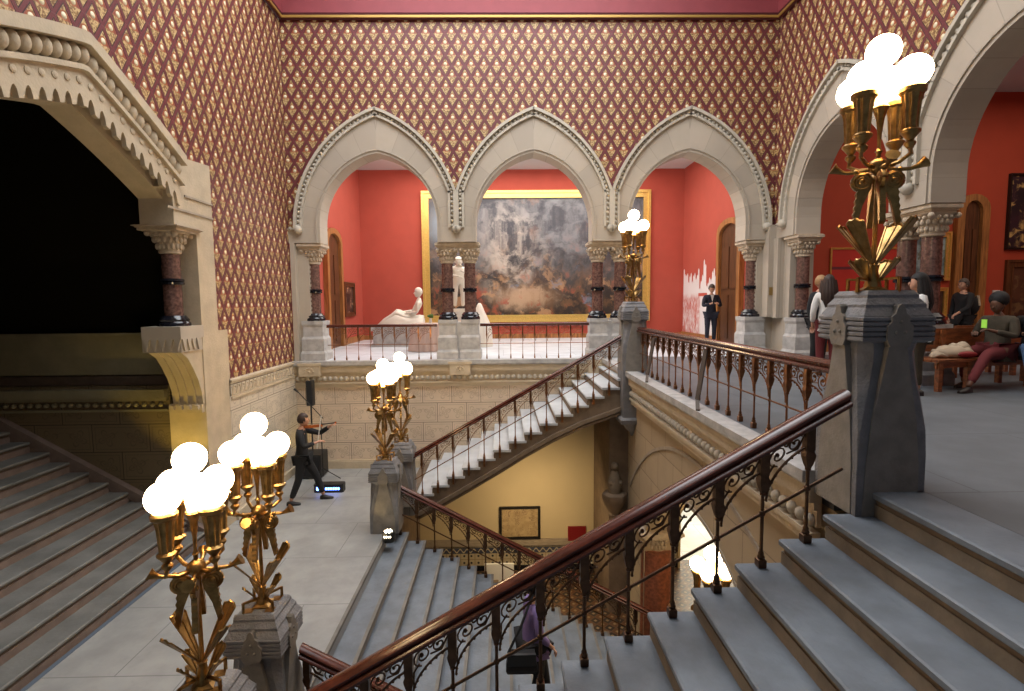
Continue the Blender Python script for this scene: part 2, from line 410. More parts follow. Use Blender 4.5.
# ------------------------------------------------------------------ shell
HW=1.33; SPR=3.1
def z_in(d): return SPR+math.sqrt(max(0,1.616**2-(abs(d)+.286)**2))
def z_out(d): return 3.0+math.sqrt(max(0,2.826**2-(abs(d)+.926)**2))
def arc_pts(fn,a,b,n=26):
    # angular-ish sampling: denser towards large |d|
    out=[]
    for i in range(n+1):
        t=i/n; d=a+(b-a)*t; out.append(d)
    return [(d,fn(d)) for d in out]
def dens(h,n=14):  # 0..h denser near h
    return [h*math.sin(PI/2*i/n) for i in range(n+1)]
def arcade(mp,centers,ends,zc,lat,hb=1.745):
    """mp(s,z,d) -> world. ends=(s_min,s_max) of wall"""
    cs=sorted(centers)
    # lattice wall above arches
    poly=[(ends[0],zc),(ends[0],3.0)]
    for i,c in enumerate(cs):
        L=1.9 if i==0 else hb; Rr=1.9 if i==len(cs)-1 else hb
        ds=[-x for x in dens(L)][::-1]+dens(Rr)[1:]
        if i==0: poly.append((c-1.9,3.0))
        for d in ds:
            if abs(abs(d)-1.9)<1e-6 or i>0 or True:
                p=(c+d,z_out(d))
                if not poly or abs(p[0]-poly[-1][0])>1e-4 or abs(p[1]-poly[-1][1])>1e-4: poly.append(p)
        if i==len(cs)-1: poly.append((ends[1],3.0))
    poly.append((ends[1],zc))
    struct(MB().prism(poly,.03,.5,mp),'wall_back' if lat=='lat_x' else 'wall_right',lat)
    for i,c in enumerate(cs):
        first=i==0; last=i==len(cs)-1
        L=(c-ends[0]) if first else hb; Rr=(ends[1]-c) if last else hb
        p=[(c-L,2.7)]
        if first: p+=[(c-L,3.0),(c-1.9,3.0)]
        dl=1.9 if first else hb; dr=1.9 if last else hb
        ds=[-x for x in dens(dl)][::-1]+dens(dr)[1:]
        p+=[(c+d,z_out(d)) for d in ds if not (first and d<-1.899)]
        if last: p=p[:-1]+[(c+1.9,3.0),(c+Rr,3.0)]
        p+=[(c+Rr,2.7),(c+HW,2.7)]
        di=[-x for x in dens(HW)][::-1]+dens(HW)[1:]
        p+=[(c+d,z_in(d)) for d in di[::-1]]
        p+=[(c-HW,2.7)]
        b=MB(); b.prism(p,0,.52,mp); trim(b,'arch_x' if lat=='lat_x' else 'arch_y')
        # intrados roll moulding + hood mould
        b=MB()
        path=[(c-HW,2.7)]+[(c+d,z_in(d)) for d in di]+[(c+HW,2.7)]
        def ring(path,w,off,d0,d1):
            for k in range(len(path)-1):
                (x0,y0),(x1,y1)=path[k],path[k+1]
                tx,ty=x1-x0,y1-y0; l=math.hypot(tx,ty) or 1; nx,ny=-ty/l,tx/l
                q=[(x0+nx*off,y0+ny*off),(x1+nx*off,y1+ny*off),(x1+nx*(off+w),y1+ny*(off+w)),(x0+nx*(off+w),y0+ny*(off+w))]
                b.prism(q,d0,d1,mp)
        ring(path,.035,.06,-.025,.0); 
        trim(b,'arch')
        b=MB()
        opath=[(c+d,z_out(d)) for d in ds]
        lo=3.02
        if True:
            opath=[(opath[0][0],lo)]+opath+[(opath[-1][0],lo)]
        ring2=[]
        ring(opath,-.06,.0,-.10,.03)
        ring(opath,-.04,.12-.0,-.05,.03) if False else None
        ring(opath,-.05,-.13,-.06,.03)
        # carved beads between the two fillets
        acc=0
        for k in range(len(opath)-1):
            (x0,y0),(x1,y1)=opath[k],opath[k+1]
            l=math.hypot(x1-x0,y1-y0); 
            if l<1e-6: continue
            nx,ny=-(y1-y0)/l,(x1-x0)/l
            while acc<l:
                t=acc/l; px=x0+(x1-x0)*t-nx*.095; pz=y0+(y1-y0)*t-ny*.095
                w=mp(px,pz,-.02); b.sphere(w,.042,6,4); acc+=.105
            acc-=l
        for e in (opath[0],opath[-1]):
            lf=e is opath[0]; edge=(first and lf) or (last and not lf)
            w=mp(e[0]+(( .095 if lf else -.095) if edge else (.004 if lf else -.004)),lo-.03,-.04); b.sphere(w,.10,10,6); 
        trim(b,'arch_pale',50)
back=lambda s,z,d:(s,D+d,z)
right=lambda s,z,d:(XR+d,s,z)
CB=[-2.81,.735,4.28]; CR=[2.80,6.29,9.78]
arcade(back,CB,(XL-.04,XR+.04),ZC,'lat_x',1.7722)
arcade(right,CR,(.9,D+.04),ZC,'lat_y')
# end piers behind single columns
b=MB()
b.box(XL,CB[0]-1.66,D+.12,D+.62,0,2.7); b.box(CB[2]+1.68,XR+.62,D+.12,D+.62,0,2.7); b.box(XR+.1,XR+.62,CR[2]+1.70,D+.62,0,2.7)
b.box(XL,XL+.10,D-.02,D+.14,0,2.7); b.box(XR-.16,XR+.12,D-.16,D+.14,.92,2.98); b.box(XR-.05,XR+.14,CR[2]+1.95,D,.9,2.7)
for k in range(16):
    z=.98+k*.105
    b.box(CB[0]-1.66,CB[0]-1.64,D+.16,D+.22,z,z+.06); b.box(CB[2]+1.66,CB[2]+1.68,D+.16,D+.22,z,z+.06)
trim(b,'arch')
tag(MB().box(XR-.13,XR-.05,D-.175,D-.16,1.42,1.60).build('plaque','plaq'),'small brass plaque on the stone corner pier beside the back arcade','plaque')
# cornice
b=MB(); cv=[(0,ZC-.03),(.03,ZC-.03),(.05,ZC-.005),(.075,ZC-.005),(.075,ZC+.045),(.055,ZC+.05),(.075,ZC+.095),(.12,ZC+.62),(.34,ZC+.82),(.5,ZC+.9),(.5,ZC+1.0),(0,ZC+1.0)]
def corn(p0,p1):
    bb=MB()
    bands=[(0,2,'coved'),(2,5,'goldp'),(5,6,'coved'),(6,7,'cove'),(7,10,'coved')]
    return bands
def cornice(name,mpf,a,b_):
    # mpf(o,z,s) o = outwards into room
    for i0,i1,m in ((0,2,'coved'),(2,4,'goldp'),(4,6,'coved'),(6,8,'cove'),(8,11,'coved')):
        bb=MB(); pr=cv[i0:i1+1]; poly=pr+[(-.0,pr[-1][1]),(-.0,pr[0][1])]
        vs0=[mpf(o,z,a+o) for o,z in poly]; vs1=[mpf(o,z,b_-o) for o,z in poly]; n=len(poly)
        bb.add(vs0+vs1,[list(range(n)),list(range(2*n-1,n-1,-1))]+[(i,(i+1)%n,n+(i+1)%n,n+i) for i in range(n)])
        trim(bb,m)
cornice('b',lambda o,z,s:(s,D-o,z),XL,XR)
cornice('l',lambda o,z,s:(XL+o,s,z),.5,D)
cornice('r',lambda o,z,s:(XR-o,s,z),.5,D)
b=MB(); b.box(XL-.3,XR+.3,.2,D+.3,9.8,10.0); struct(b,'ceiling','white')
b=MB(); b.box(XL-.3,XL,.2,D+.5,ZC+.9,9.8); b.box(XR,XR+.3,.2,D+.5,ZC+.9,9.8); b.box(XL,XR,D,D+.3,ZC+.9,9.8); struct(b,'wall_attic','cove')
b=MB(); b.box(-3.2,4.6,2.5,10.6,9.74,9.79); o=struct(b,'window_1','skyl')

# left wall -------------------------------------------------------
left=lambda y,z,d:(XL-d,y,z)
YA=6.65
YR=6.30
def Y(g,d): return YA+d if g>0 else 5.5-d
def zlo(d): return 4.44-(.47*d+.03*d*d if d>0 else -.27*d+.04*d*d)      # outer trim of the stair arch
def zli(d): return 3.61-(.39*d+.06*d*d if d>0 else -.22*d+.06*d*d)       # intrados
AS=1.75; AN=2.20
ds=[-AN+(AS+AN)*i/24 for i in range(25)]
poly=[(.5,ZC),(.5,0),(Y(-1,2.54),0),(Y(-1,2.54),.88),(Y(-1,2.25),.88),(Y(-1,2.25),3.40)]+[(YR+d,zlo(d)) for d in ds]+[(YA+2.25,3.60),(YA+2.25,.88),(YA+2.54,.88),(YA+2.54,0),(D+.04,0),(D+.04,ZC)]
struct(MB().prism(poly,.03,.6,left),'wall_left','lat_y')
for sgn in (1,-1):   # jambs
    q=[(Y(sgn,2.54),0),(Y(sgn,2.54),.88),(Y(sgn,2.25),.88),(Y(sgn,2.25),3.60),((YR+AS) if sgn>0 else (YR-AN),zlo(AS if sgn>0 else -AN)),((YR+AS-.40) if sgn>0 else (YR-AN+.4),3.0),(Y(sgn,1.22),3.0),(Y(sgn,1.22),2.46),(Y(sgn,1.77),2.46),(Y(sgn,1.77),-.30),(Y(sgn,2.54),-.30)]
    trim(MB().prism(q,0,.50,left),'warm')
    b=MB(); b.box(XL,XL+.02,min(Y(sgn,1.5),Y(sgn,2.25)),max(Y(sgn,1.5),Y(sgn,2.25)),2.95,2.98); b.box(XL,XL+.02,min(Y(sgn,1.07),Y(sgn,2.25)),max(Y(sgn,1.07),Y(sgn,2.25)),2.72,2.75); trim(b,'arch_dark')
    # pilaster under the corbel and inner return
    yj=Y(sgn,1.77)
    b=MB()
    y0,y1=sorted((yj,Y(sgn,2.5))); b.box(XL-.60,XL-.005,y0,y1,ZL,-.30)
    trim(b,'warm')
    b=MB(); y0,y1=sorted((Y(sgn,1.70),yj)); b.box(XL-.55,XL-.03,y0,y1,-.42,-.28); 
    for k in range(4): b.box(XL-.52+.13*k,XL-.45+.13*k,min(Y(sgn,1.64),yj),max(Y(sgn,1.64),yj),-.36,-.29)
    # curved corbel
    pr=[(yj,-.28),(Y(sgn,1.73),-.28),(Y(sgn,1.70),-.08),(Y(sgn,1.62),.14),(Y(sgn,1.50),.34),(Y(sgn,1.38),.50),(Y(sgn,1.22),.60),(yj,.60)]
    b.prism(pr,.02,.50,left)
    for dd in (.13,.26,.39):
        b.prism([(p[0]-sgn*.02,p[1]) for p in pr[1:-1]]+[(p[0]+sgn*.03,p[1]) for p in pr[1:-1]][::-1],dd-.015,dd+.015,left)
    trim(b,'warm',40)
    # plinth for column with pendant points
    b=MB(); y0,y1=sorted((Y(sgn,1.18),Y(sgn,1.78))); b.box(XL-.56,XL+.02,y0,y1,.80,.99); b.box(XL-.58,XL,y0+.03,y1-.02,.60,.80)
    for k in range(5):
        x=XL-.50+.115*k; yy=Y(sgn,1.18)
        b.add([(x-.05,yy,.80),(x+.05,yy,.80),(x,yy,.62),(x-.05,yy+sgn*.05,.80),(x+.05,yy+sgn*.05,.80),(x,yy+sgn*.05,.62)],[(0,1,2),(3,5,4),(0,3,4,1),(1,4,5,2),(2,5,3,0)])
    for k in range(4):
        y=Y(sgn,1.26+.12*k)
        b.add([(XL+.03,y-.05,.80),(XL+.03,y+.05,.80),(XL+.03,y,.62),(XL-.02,y-.05,.80),(XL-.02,y+.05,.80),(XL-.02,y,.62)],[(0,1,2),(3,5,4),(0,3,4,1),(1,4,5,2),(2,5,3,0)])
    trim(b,'arch')
# arch band pieces
def band(f0,f1,d0,d1,n=48,S_=0):
    xs=[-AN+S_+(AS+AN-2*S_)*i/n for i in range(n+1)]; b=MB()
    b.prism([(YR+x,f0(x)) for x in xs]+[(YR+x,f1(x)) for x in xs][::-1],d0,d1,left); return b
trim(band(zlo,lambda d:zlo(d)-.14,-.14,.5),'warm',30)
trim(band(lambda d:zlo(d)-.14,lambda d:zlo(d)-.38,.02,.5),'arch_dark',30)
b=MB()
for k in range(31):
    d=-AN+.06+k*.1265; z=zlo(d)-.25
    b.sphere((XL+.02,YR+d,z),.075,10,8,1.1,.85,1.45)
trim(b,'warm',60)
trim(band(lambda d:zlo(d)-.37,lambda d:zlo(d)-.43,-.09,.5),'warm',30)
# face band with pointed notches along the lower edge
def notch(d):
    u=((d/.165)%1)-.5; e=abs(u)
    return .0 if e>.29 else .135*math.sqrt(max(0,1-(e/.29)**1.5))
n=400; xs=[-AN+.04+(AS+AN-.08)*i/n for i in range(n+1)]
b=MB(); b.prism([(YR+x,zlo(x)-.43) for x in xs]+[(YR+x,zli(x)+notch(x)) for x in xs][::-1],-.04,.02,left)
for k in range(23):
    d=-2.06+k*.165; b.lathe([(.001,0),(.04,0),(.04,.01),(.02,.018),(.001,.018)],(0,0,0),10)
    o=len(b.v)-50
    for i in range(o,len(b.v)):
        x,y,z=b.v[i]; b.v[i]=(XL+.04+z,YR+d+x,zli(d)+.28+y)
trim(b,'warm')
trim(band(lambda d:zlo(d)-.42,lambda d:zli(d)+.02,.14,.50,S_=.04),'warm',30)
# columns of the stair arch
def column(name,label,loc,zb=.0,plinth=True,scale=1,rz=0,cat='column',group=None,top=2.70,base_z=.92,capm='cap',shafts=((0,0),),capw=.30,capbot=2.26):
    t=thing(name,label,cat,loc,rz,group)
    z=base_z
    xs=[p[0] for p in shafts]
    if plinth:
        b=MB()
        for (sx,sy) in shafts:
            w=.225 if len(shafts)>1 else .255
            b.sq([(w+.03,0),(w+.03,.16),(w,.22),(w,.50),(w-.03,.56),(w-.03,.78),(w-.01,.84),(w-.01,z-.0)],(sx,sy,0))
        if len(shafts)>1: b.box(min(xs)-.1,max(xs)+.1,-.16,.16,0,.86)
        b.build('plinth','plinth',t)
    for (sx,sy) in shafts:
        MB().lathe([(.225,z),(.225,z+.05),(.20,z+.08),(.21,z+.11),(.18,z+.14),(.16,z+.17)],(sx,sy,0),20).build('base','jet',t,40)
        MB().lathe([(.132,z+.15),(.128,capbot)],(sx,sy,0),20).build('shaft','granite',t,40)
        zr=z+.69
        MB().lathe([(.130,zr-.05),(.165,zr-.04),(.17,zr-.01),(.15,zr),(.17,zr+.01),(.165,zr+.04),(.130,zr+.05)],(sx,sy,0),20).build('ring','jet',t,40)
    b=MB()
    for (sx,sy) in shafts:
        b.lathe([(.130,capbot-.03),(.155,capbot-.015),(.155,capbot+.015),(.130,capbot+.03)],(sx,sy,0),20)
        for i in range(8):
            a=2*PI*i/8; 
            for q in (0,PI/8):
                b.sphere((sx+.165*math.cos(a+q),sy+.165*math.sin(a+q),capbot+.08),.03,6,5,1,1,1.7)
                b.sphere((sx+.20*math.cos(a+q+.2),sy+.20*math.sin(a+q+.2),capbot+.18),.034,6,5,1,1,1.4)
                b.sphere((sx+.225*math.cos(a+q),sy+.225*math.sin(a+q),capbot+.245),.030,6,5)
        for (ax,ay) in ((1,1),(1,-1),(-1,1),(-1,-1)): b.sphere((sx+ax*.20,sy+ay*.20,capbot+.265),.045,8,6)
        b.loft([[(sx+math.cos(2*PI*i/16+PI/16)*r*f,sy+math.sin(2*PI*i/16+PI/16)*r*f,zz) for i in range(16) for f in [1+(sqf*((1/max(abs(math.cos(2*PI*i/16+PI/16)),abs(math.sin(2*PI*i/16+PI/16))))-1))]] for r,zz,sqf in ((.15,capbot+.02,0),(.165,capbot+.15,.2),(.225,capbot+.29,.9),(.24,capbot+.30,1))])
    b.build('capital',capm,t,50)
    b=MB(); x0=min(xs)-capw; x1=max(xs)+capw
    for (e,za,zb_) in ((-.03,capbot+.30,capbot+.34),(-.01,capbot+.34,capbot+.37),(.02,capbot+.37,top-.02),(.0,top-.02,top+.0)):
        b.box(x0-e,x1+e,-capw-e,capw+e,za,zb_)
    b.build('abacus',capm,t)
    return t
C=column('column','granite column in the back left corner, first of the back arcade',(CB[0]-HW-.28,D+.30,0),capw=.265)
column('column','granite column in the back right corner beside the standing man',(CB[2]+HW+.31,D+.30,0),capw=.265)
sh=((-.265,0),(.265,0))
column('column','paired granite columns on the back arcade in front of the big painting, left pair',(-1.035,D+.30,0),shafts=sh,capw=.235)
column('column','paired granite columns on the back arcade behind the corner newel lamp',(2.51,D+.30,0),shafts=sh,capw=.235)
column('column','granite column starting the right arcade next to the woman with long hair',(XR+.30,CR[2]+HW+.22,0),capw=.265)
column('column','paired granite columns of the right arcade behind the near stone pedestal',(XR+.26,8.11,0),rz=PI/2,shafts=((-.245,0),(.245,0)),capw=.22)
column('column','short granite column on a yellow lit corbel under the left stair arch',(XL-.27,YA+1.52,0),plinth=False,base_z=.98,top=2.50,capbot=2.12,capw=.32)

# lower left wall, back wall and friezes
def frieze(mpf,a,b_,m1='warm',m2='arch_dark'):
    """mpf(o,z,s)"""
    b=MB()
    def bx(o0,o1,z0,z1,s0=a,s1=b_):
        p=[mpf(o,z,s) for o in(o0,o1) for s in(s0,s1) for z in(z0,z1)]
        b.add(p,[(0,1,3,2),(4,6,7,5),(0,4,5,1),(2,3,7,6),(0,2,6,4),(1,5,7,3)])
    bx(0,.03,-.06,-.02); bx(0,.025,-.36,-.31)
    n=int((b_-a)/.15)
    for k in range(n):
        s=a+.07+k*.15
        p=[mpf(o,z,ss) for o in(0,.025) for ss,z in((s-.05,-.27),(s+.05,-.27),(s,-.11))]
        b.add(p,[(0,1,2),(3,5,4),(0,3,4,1),(1,4,5,2),(2,5,3,0)])
        w=mpf(.015,-.15,s+.075); b.sphere(w,.022,6,4)
    trim(b,m1)
b=MB(); b.prism([(YA+2.5,ZL),(YA+2.5,0.0),(D,0.0),(D,ZL)],0,.6,left); struct(b,'wall_left','pan_y')
b=MB(); b.prism([(.5,ZL),(.5,0.0),(Y(-1,2.5),0.0),(Y(-1,2.5),ZL)],0,.6,left); struct(b,'wall_left','pan_y')
frieze(lambda o,z,s:(XL+o,s,z),YA+2.54,D-.1)
b=MB(); b.box(XL-.6,X0-.02,D,D+.6,ZL-.1,-.25); struct(b,'wall_back','pan_x')
b=MB(); b.box(XL,XL+.05,YA+2.5,D,ZL,ZL+.16); b.box(XL,XE,D-.06,D,ZL,ZL+.17); b.box(XL,XE,D-.045,D,ZL+.17,ZL+.2); struct(b,'baseboard_back','warm')
# coping ledges with beads
def ledge(mpf,a,b_,zt=0,m='plinth',beads=True,step=.125,o0=0,zd=.0):
    def bx(b,o0_,o1_,z0,z1,s0=a,s1=b_):
        p=[mpf(o,z,s) for o in(o0_,o1_) for s in(s0,s1) for z in(z0,z1)]
        b.add(p,[(0,1,3,2),(4,6,7,5),(0,4,5,1),(2,3,7,6),(0,2,6,4),(1,5,7,3)])
    b=MB(); bx(b,-.06,.16,zt-.09,zt); bx(b,-.06,.13,zt-.12,zt-.09); trim(b,m)
    b=MB(); bx(b,0,.10,zt-.26,zt-.12); bx(b,0,.06,zt-.32,zt-.26); bx(b,0,.035,zt-.46,zt-.32); bx(b,0,.08,zt-.54,zt-.50); bx(b,0,.05,zt-.62,zt-.54)
    trim(b,'warm')
    b=MB(); n=int((b_-a)/step)
    for k in range(n):
        b.sphere(mpf(.05,zt-.415,a+(k+.5)*step),.048,8,6,1,1,1.15)
    trim(b,'arch_pale',60)
ledge(lambda o,z,s:(s,D-o,z),XL,X0-.1)
for i,x in enumerate((-4.45,-1.0,2.2)):
    b=MB(); b.box(x-.24,x+.24,D-.18,D,-.34,-.06); b.box(x-.27,x+.27,D-.19,D,-.10,-.04)
    for k in range(7):
        a=PI*k/6; b.sphere((x+.09*math.cos(a),D-.185,-.24+.09*math.sin(a)),.022,6,4)
    b.sphere((x,D-.18,-.23),.03,6,4); trim(b,'warm')
ledge(lambda o,z,s:(2.44-o,s,z),3.85,D)
# floors
b=MB(); b.prism([(XL-.02,.6),(-1.70,.6),(-1.70,YN),(XE-.0,YN),(XE-.0,YF-.04),(-1.70,YF-.04),(-1.70,D+.02),(XL-.02,D+.02)],ZL-.25,ZL,XY); struct(b,'floor','landing')
b=MB(); b.prism([(2.84,.2),(15,.2),(15,D+.06),(2.84,D+.06),(2.84,YF-.02),(2.50,YF-.02),(2.50,3.80),(2.78,3.80),(2.78,3.36),(2.84,3.36)],-.3,0,XY); struct(b,'floor','gfloor')
b=MB(); b.box(-5.2,15,D+.06,20,-.3,0); struct(b,'floor','gfloor2')
b=MB(); b.box(XL-.02,12,.6,D+.3,ZB-.2,ZB); struct(b,'floor','tile')
b=MB(); b.box(XE-.35,XE-.04,.6,D,ZB,ZL-.2); struct(b,'wall_landing','string')

# ------------------------------------------------------------------ stairs
def flight(name,label,x0,zt,n,t,r,y0,y1,dirx,mt,mr,mn,bottom=None,string=True,ov=.025):
    """tread k nose at x0 - dirx*... rising towards dirx"""
    e=thing(name,label,'staircase',(0,0,0))
    for k in range(n):
        xn=x0-dirx*t*k; z=zt-r*k          # nose of tread k, its surface height z
        xa=xn; xb=xn+dirx*(t+.05)
        lo,hi=min(xa,xb),max(xa,xb)
        b=MB(); c=.018
        pr=[(xn+dirx*.012,z),(xb,z),(xb,z-.045),(xn+dirx*.008,z-.045),(xn,z-.037),(xn,z-.008)]
        b.prism(pr,y0-.02,y1,lambda a,q,d:(a,d,q)); b.build('tread',mt,e)
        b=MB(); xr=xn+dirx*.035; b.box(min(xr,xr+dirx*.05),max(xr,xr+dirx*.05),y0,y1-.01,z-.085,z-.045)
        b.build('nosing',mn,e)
        b=MB(); xr=xn+dirx*.018; b.box(min(xr,xr+dirx*.06),max(xr,xr+dirx*.06),y0,y1-.005,z-r-.0,z-.083)
        b.build('riser',mr,e)
    return e
# near & back flights (rise towards +x)
def stringer(e,x0,zt,n,t,r,y0,y1,low,m='string'):
    top=[]
    for k in range(n):
        xn=x0-t*k+.03; z=zt-r*k-.046
        top+= [(xn+t if k else xn+t,z),(xn,z)]
    poly=top+[(x0-t*n+.03,zt-r*n)]+low
    b=MB(); b.prism(poly,y0,y1,lambda a,q,d:(a,d,q)); return b.build('string',m,e)
low=[(-1.70,-2.84),(-1.26,-2.62),(-.70,-2.30),(-.09,-1.94),(.40,-1.64),(.94,-1.34),(1.50,-1.08),(2.24,-.82),(2.85,-.68)]
e=flight('staircase','back flight of pale steps climbing right along the panelled wall',X0,0,15,T,RS,YF,D-.02,1,'tread_l','string','string')
stringer(e,X0,0,15,T,RS,YF+.02,D-.03,low)
b=MB()
for off,w,o in ((-.03,.07,.05),(-.12,.05,.02)):
    for k in range(len(low)-1):
        b.bar((low[k][0],YF-o/2+.02,low[k][1]+.04+off+.05),(low[k+1][0],YF-o/2+.02,low[k+1][1]+.04+off+.05),o+.04,w)
b.build('string_moulding','string',e)
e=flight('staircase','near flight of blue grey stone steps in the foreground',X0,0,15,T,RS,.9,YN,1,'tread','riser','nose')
stringer(e,X0,0,15,T,RS,.95,YN-.02,low)
# cut: top riser only reaches around pedestal. central flight, descends towards +x
e=thing('staircase','wide central flight descending from the landing to the lower lobby','staircase')
for k in range(17):
    xn=XE+TC*k; z=ZL-RC*k; xb=xn-(TC+.04 if k else .25)
    if True:
        pr=[(xn-.012,z),(xb,z),(xb,z-.05),(xn-.012,z-.05),(xn,z-.035),(xn,z-.012)]
        if k<16:
            if k: MB().prism(pr,4.42,8.90,lambda a,q,d:(a,d,q)).build('tread','tread' if k else 'tread',e)
            MB().box(xn-.06,xn-.02,4.44,8.88,z-RC,z-.048).build('riser','riser_g',e)
            MB().box(xn-.035,xn+.006,4.42,8.90,z-.042,z+.002).build('nosing','nose_g',e)
poly=[(XE-.04,ZL-.05)]
for k in range(16): poly+= [(XE+TC*k-.03,ZL-RC*k-.05),(XE+TC*k-.03,ZL-RC*(k+1)-.05)]
poly+= [(XE+TC*16,ZB),(XE+.1,ZB)]
b=MB(); b.prism([(XE-.04,ZL-.05)]+poly[1:],4.46,8.86,lambda a,q,d:(a,d,q)); b.build('string','string',e)
# left flight into the passage, rises towards -x
e=thing('staircase','dim flight of worn steps rising left through the stair arch','staircase')
XS=-4.90
for k in range(1,16):
    xn=XS-.30*(k-1); z=ZL+RS*k; ye=YA+1.70; ys=3.72
    pr=[(xn-.012,z),(xn-.36,z),(xn-.36,z-.045),(xn-.012,z-.045),(xn,z-.033),(xn,z-.012)]
    MB().prism(pr,ys,ye,lambda a,q,d:(a,d,q)).build('tread','tread_d',e)
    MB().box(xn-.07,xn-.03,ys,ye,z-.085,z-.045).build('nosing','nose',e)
    MB().box(xn-.07,xn-.012,ys,ye,z-RS,z-.083).build('riser','riser_p',e)
b=MB(); sl=RS/.30
b.prism([(XS+.25,ZL),(XS+.25,ZL+.05),(XS-4.6,ZL+.05+sl*4.85+.12),(XS-4.6,ZL+sl*4.3)],YA+1.66,YA+1.775,lambda a,q,d:(a,d,q))
b.build('side_string','riser_p',e)
# passage
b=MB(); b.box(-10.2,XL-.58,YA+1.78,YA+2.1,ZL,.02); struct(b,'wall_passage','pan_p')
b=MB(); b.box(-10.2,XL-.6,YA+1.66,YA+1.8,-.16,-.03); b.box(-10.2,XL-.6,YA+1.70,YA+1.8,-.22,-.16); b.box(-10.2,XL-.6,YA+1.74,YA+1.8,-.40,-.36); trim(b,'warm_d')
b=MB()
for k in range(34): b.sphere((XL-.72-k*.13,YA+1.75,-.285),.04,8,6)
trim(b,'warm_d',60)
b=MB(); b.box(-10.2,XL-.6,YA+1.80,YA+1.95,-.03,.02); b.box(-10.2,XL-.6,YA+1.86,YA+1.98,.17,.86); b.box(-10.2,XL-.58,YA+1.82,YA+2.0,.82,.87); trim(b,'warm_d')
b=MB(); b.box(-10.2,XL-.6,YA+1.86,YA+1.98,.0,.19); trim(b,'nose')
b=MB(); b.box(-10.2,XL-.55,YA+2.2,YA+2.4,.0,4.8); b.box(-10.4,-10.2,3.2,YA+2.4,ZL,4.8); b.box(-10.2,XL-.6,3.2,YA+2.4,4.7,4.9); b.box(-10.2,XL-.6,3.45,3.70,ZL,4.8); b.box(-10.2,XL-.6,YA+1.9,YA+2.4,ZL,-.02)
struct(b,'wall_stairwell','black')  # black sheets where only a dark void shows

# ------------------------------------------------------------------ lower level
def zex(d): return -.8-(4.5-math.sqrt(4.5**2-d*d))
def zint(d): return -1.5-2.63+math.sqrt(max(0,2.63**2-d*d))
lowm=lambda y,z,d:(2.5+d,y,z)
HS=2.35; ss=[-HS+2*HS*i/36 for i in range(37)]
poly=[(.6,-.3),(.6,ZB),(YA-HS,ZB)]+[(YA+s,zint(s)) for s in ss]+[(YA+HS,ZB),(D,ZB),(D,-.3)]
struct(MB().prism(poly,0,.5,lowm),'wall_lobby','ashlar')
b=MB()
pp=[(YA-3.4+6.8*i/40,zex(-3.4+6.8*i/40)) for i in range(41)]
for k in range(40):
    b.bar(lowm(pp[k][0],pp[k][1],-.0),lowm(pp[k+1][0],pp[k+1][1],-.0),.04,.05)
pp=[(YA+s,zint(s)+.05) for s in ss]
for k in range(36): b.bar(lowm(pp[k][0],pp[k][1],-.0),lowm(pp[k+1][0],pp[k+1][1],-.0),.03,.04)
trim(b,'arch_dark')
b=MB(); b.prism([(XE-.35,ZB),(4.15,ZB),(4.15,-.35)]+[(x,z+.12) for x,z in low[::-1]]+[(XE-.35,-2.8)],D-.02,D+.3,lambda a,q,d:(a,d,q)); struct(b,'wall_lobby','beige')
b=MB(); b.box(XE,4.15,D-.03,D,ZB+.1,-4.52); trim(b,'dado')
b=MB(); b.box(XE,4.15,D-.07,D,-4.50,-4.40); b.box(XE,4.15,D-.05,D,-4.40,-4.34); b.box(XE,4.15,D-.03,D,-4.54,-4.50); trim(b,'arch_dark')
b=MB(); b.box(XE,4.15,D-.06,D,ZB,ZB+.12); struct(b,'baseboard_lobby','jet')
b=MB(); b.box(4.15,4.2,D-.1,D+2.0,ZB,-2.0); b.box(3.0,9.2,.6,16,-.6,-.32); b.box(9.2,9.4,.6,16,ZB,-.3); b.box(3,9.2,.5,.6,ZB,-.3); b.box(4.15,9.2,15.8,16,ZB,-.3); struct(b,'wall_vestibule','beige')
b=MB(); b.box(4.2,9.2,D+.3,16,ZB-.2,ZB); struct(b,'floor','gfloor2')
def f_win():
    p,x,y,z=pos(); n=S.m('FRACT',x*2.1+z*3.3)
    c=mix(n.lt(.33),mix(n.lt(.66),(1,.35,.1),(.1,.45,1)),(1,.12,.3)); return c,n*.01
b=MB(); b.box(4.4,9.0,15.70,15.76,ZB+.4,-1.1); o=struct(b,'window_2','daylight')
b=MB()
for x in (4.35,5.6,6.85,8.1,9.1): b.box(x-.04,x+.04,15.64,15.72,ZB,-1.0)
b.box(4.3,9.1,15.64,15.72,-2.3,-2.22); b.box(4.3,9.1,15.64,15.72,ZB,ZB+.4); trim(b,'paper')
# corner pier and corbel below the far newel
b=MB(); b.box(2.12,2.52,10.25,D,ZB,-.62); trim(b,'string')
t=column('column','thick red granite column at the lower lobby arch, seen between balusters',(2.76,YA+HS+.12,ZB),plinth=False,base_z=.0,top=2.36,capbot=1.92,capw=.36)
for ch in list(t.children):
    if ch.name.startswith(('shaft','base','ring')): bpy.data.objects.remove(ch)
MB().lathe([(.36,0),(.36,.12),(.31,.16),(.29,.2)],n=24).build('base','jet',t,40)
MB().lathe([(.285,.18),(.275,1.93)],n=24).build('shaft','granite2',t,40)
b=MB(); b.box(-.36,.36,-.36,.36,2.0,2.3); 
t2=thing('corbel','carved stone corbel with a small figure in the corner under the upper newel','corbel',(2.22,10.22,-2.62))
b=MB(); b.lathe([(.05,-.5),(.12,-.38),(.10,-.34),(.2,-.15),(.24,-.02),(.24,.05),(.2,.08)],n=12,flute=.06,fl_n=6); b.build('bracket','string',t2,50)
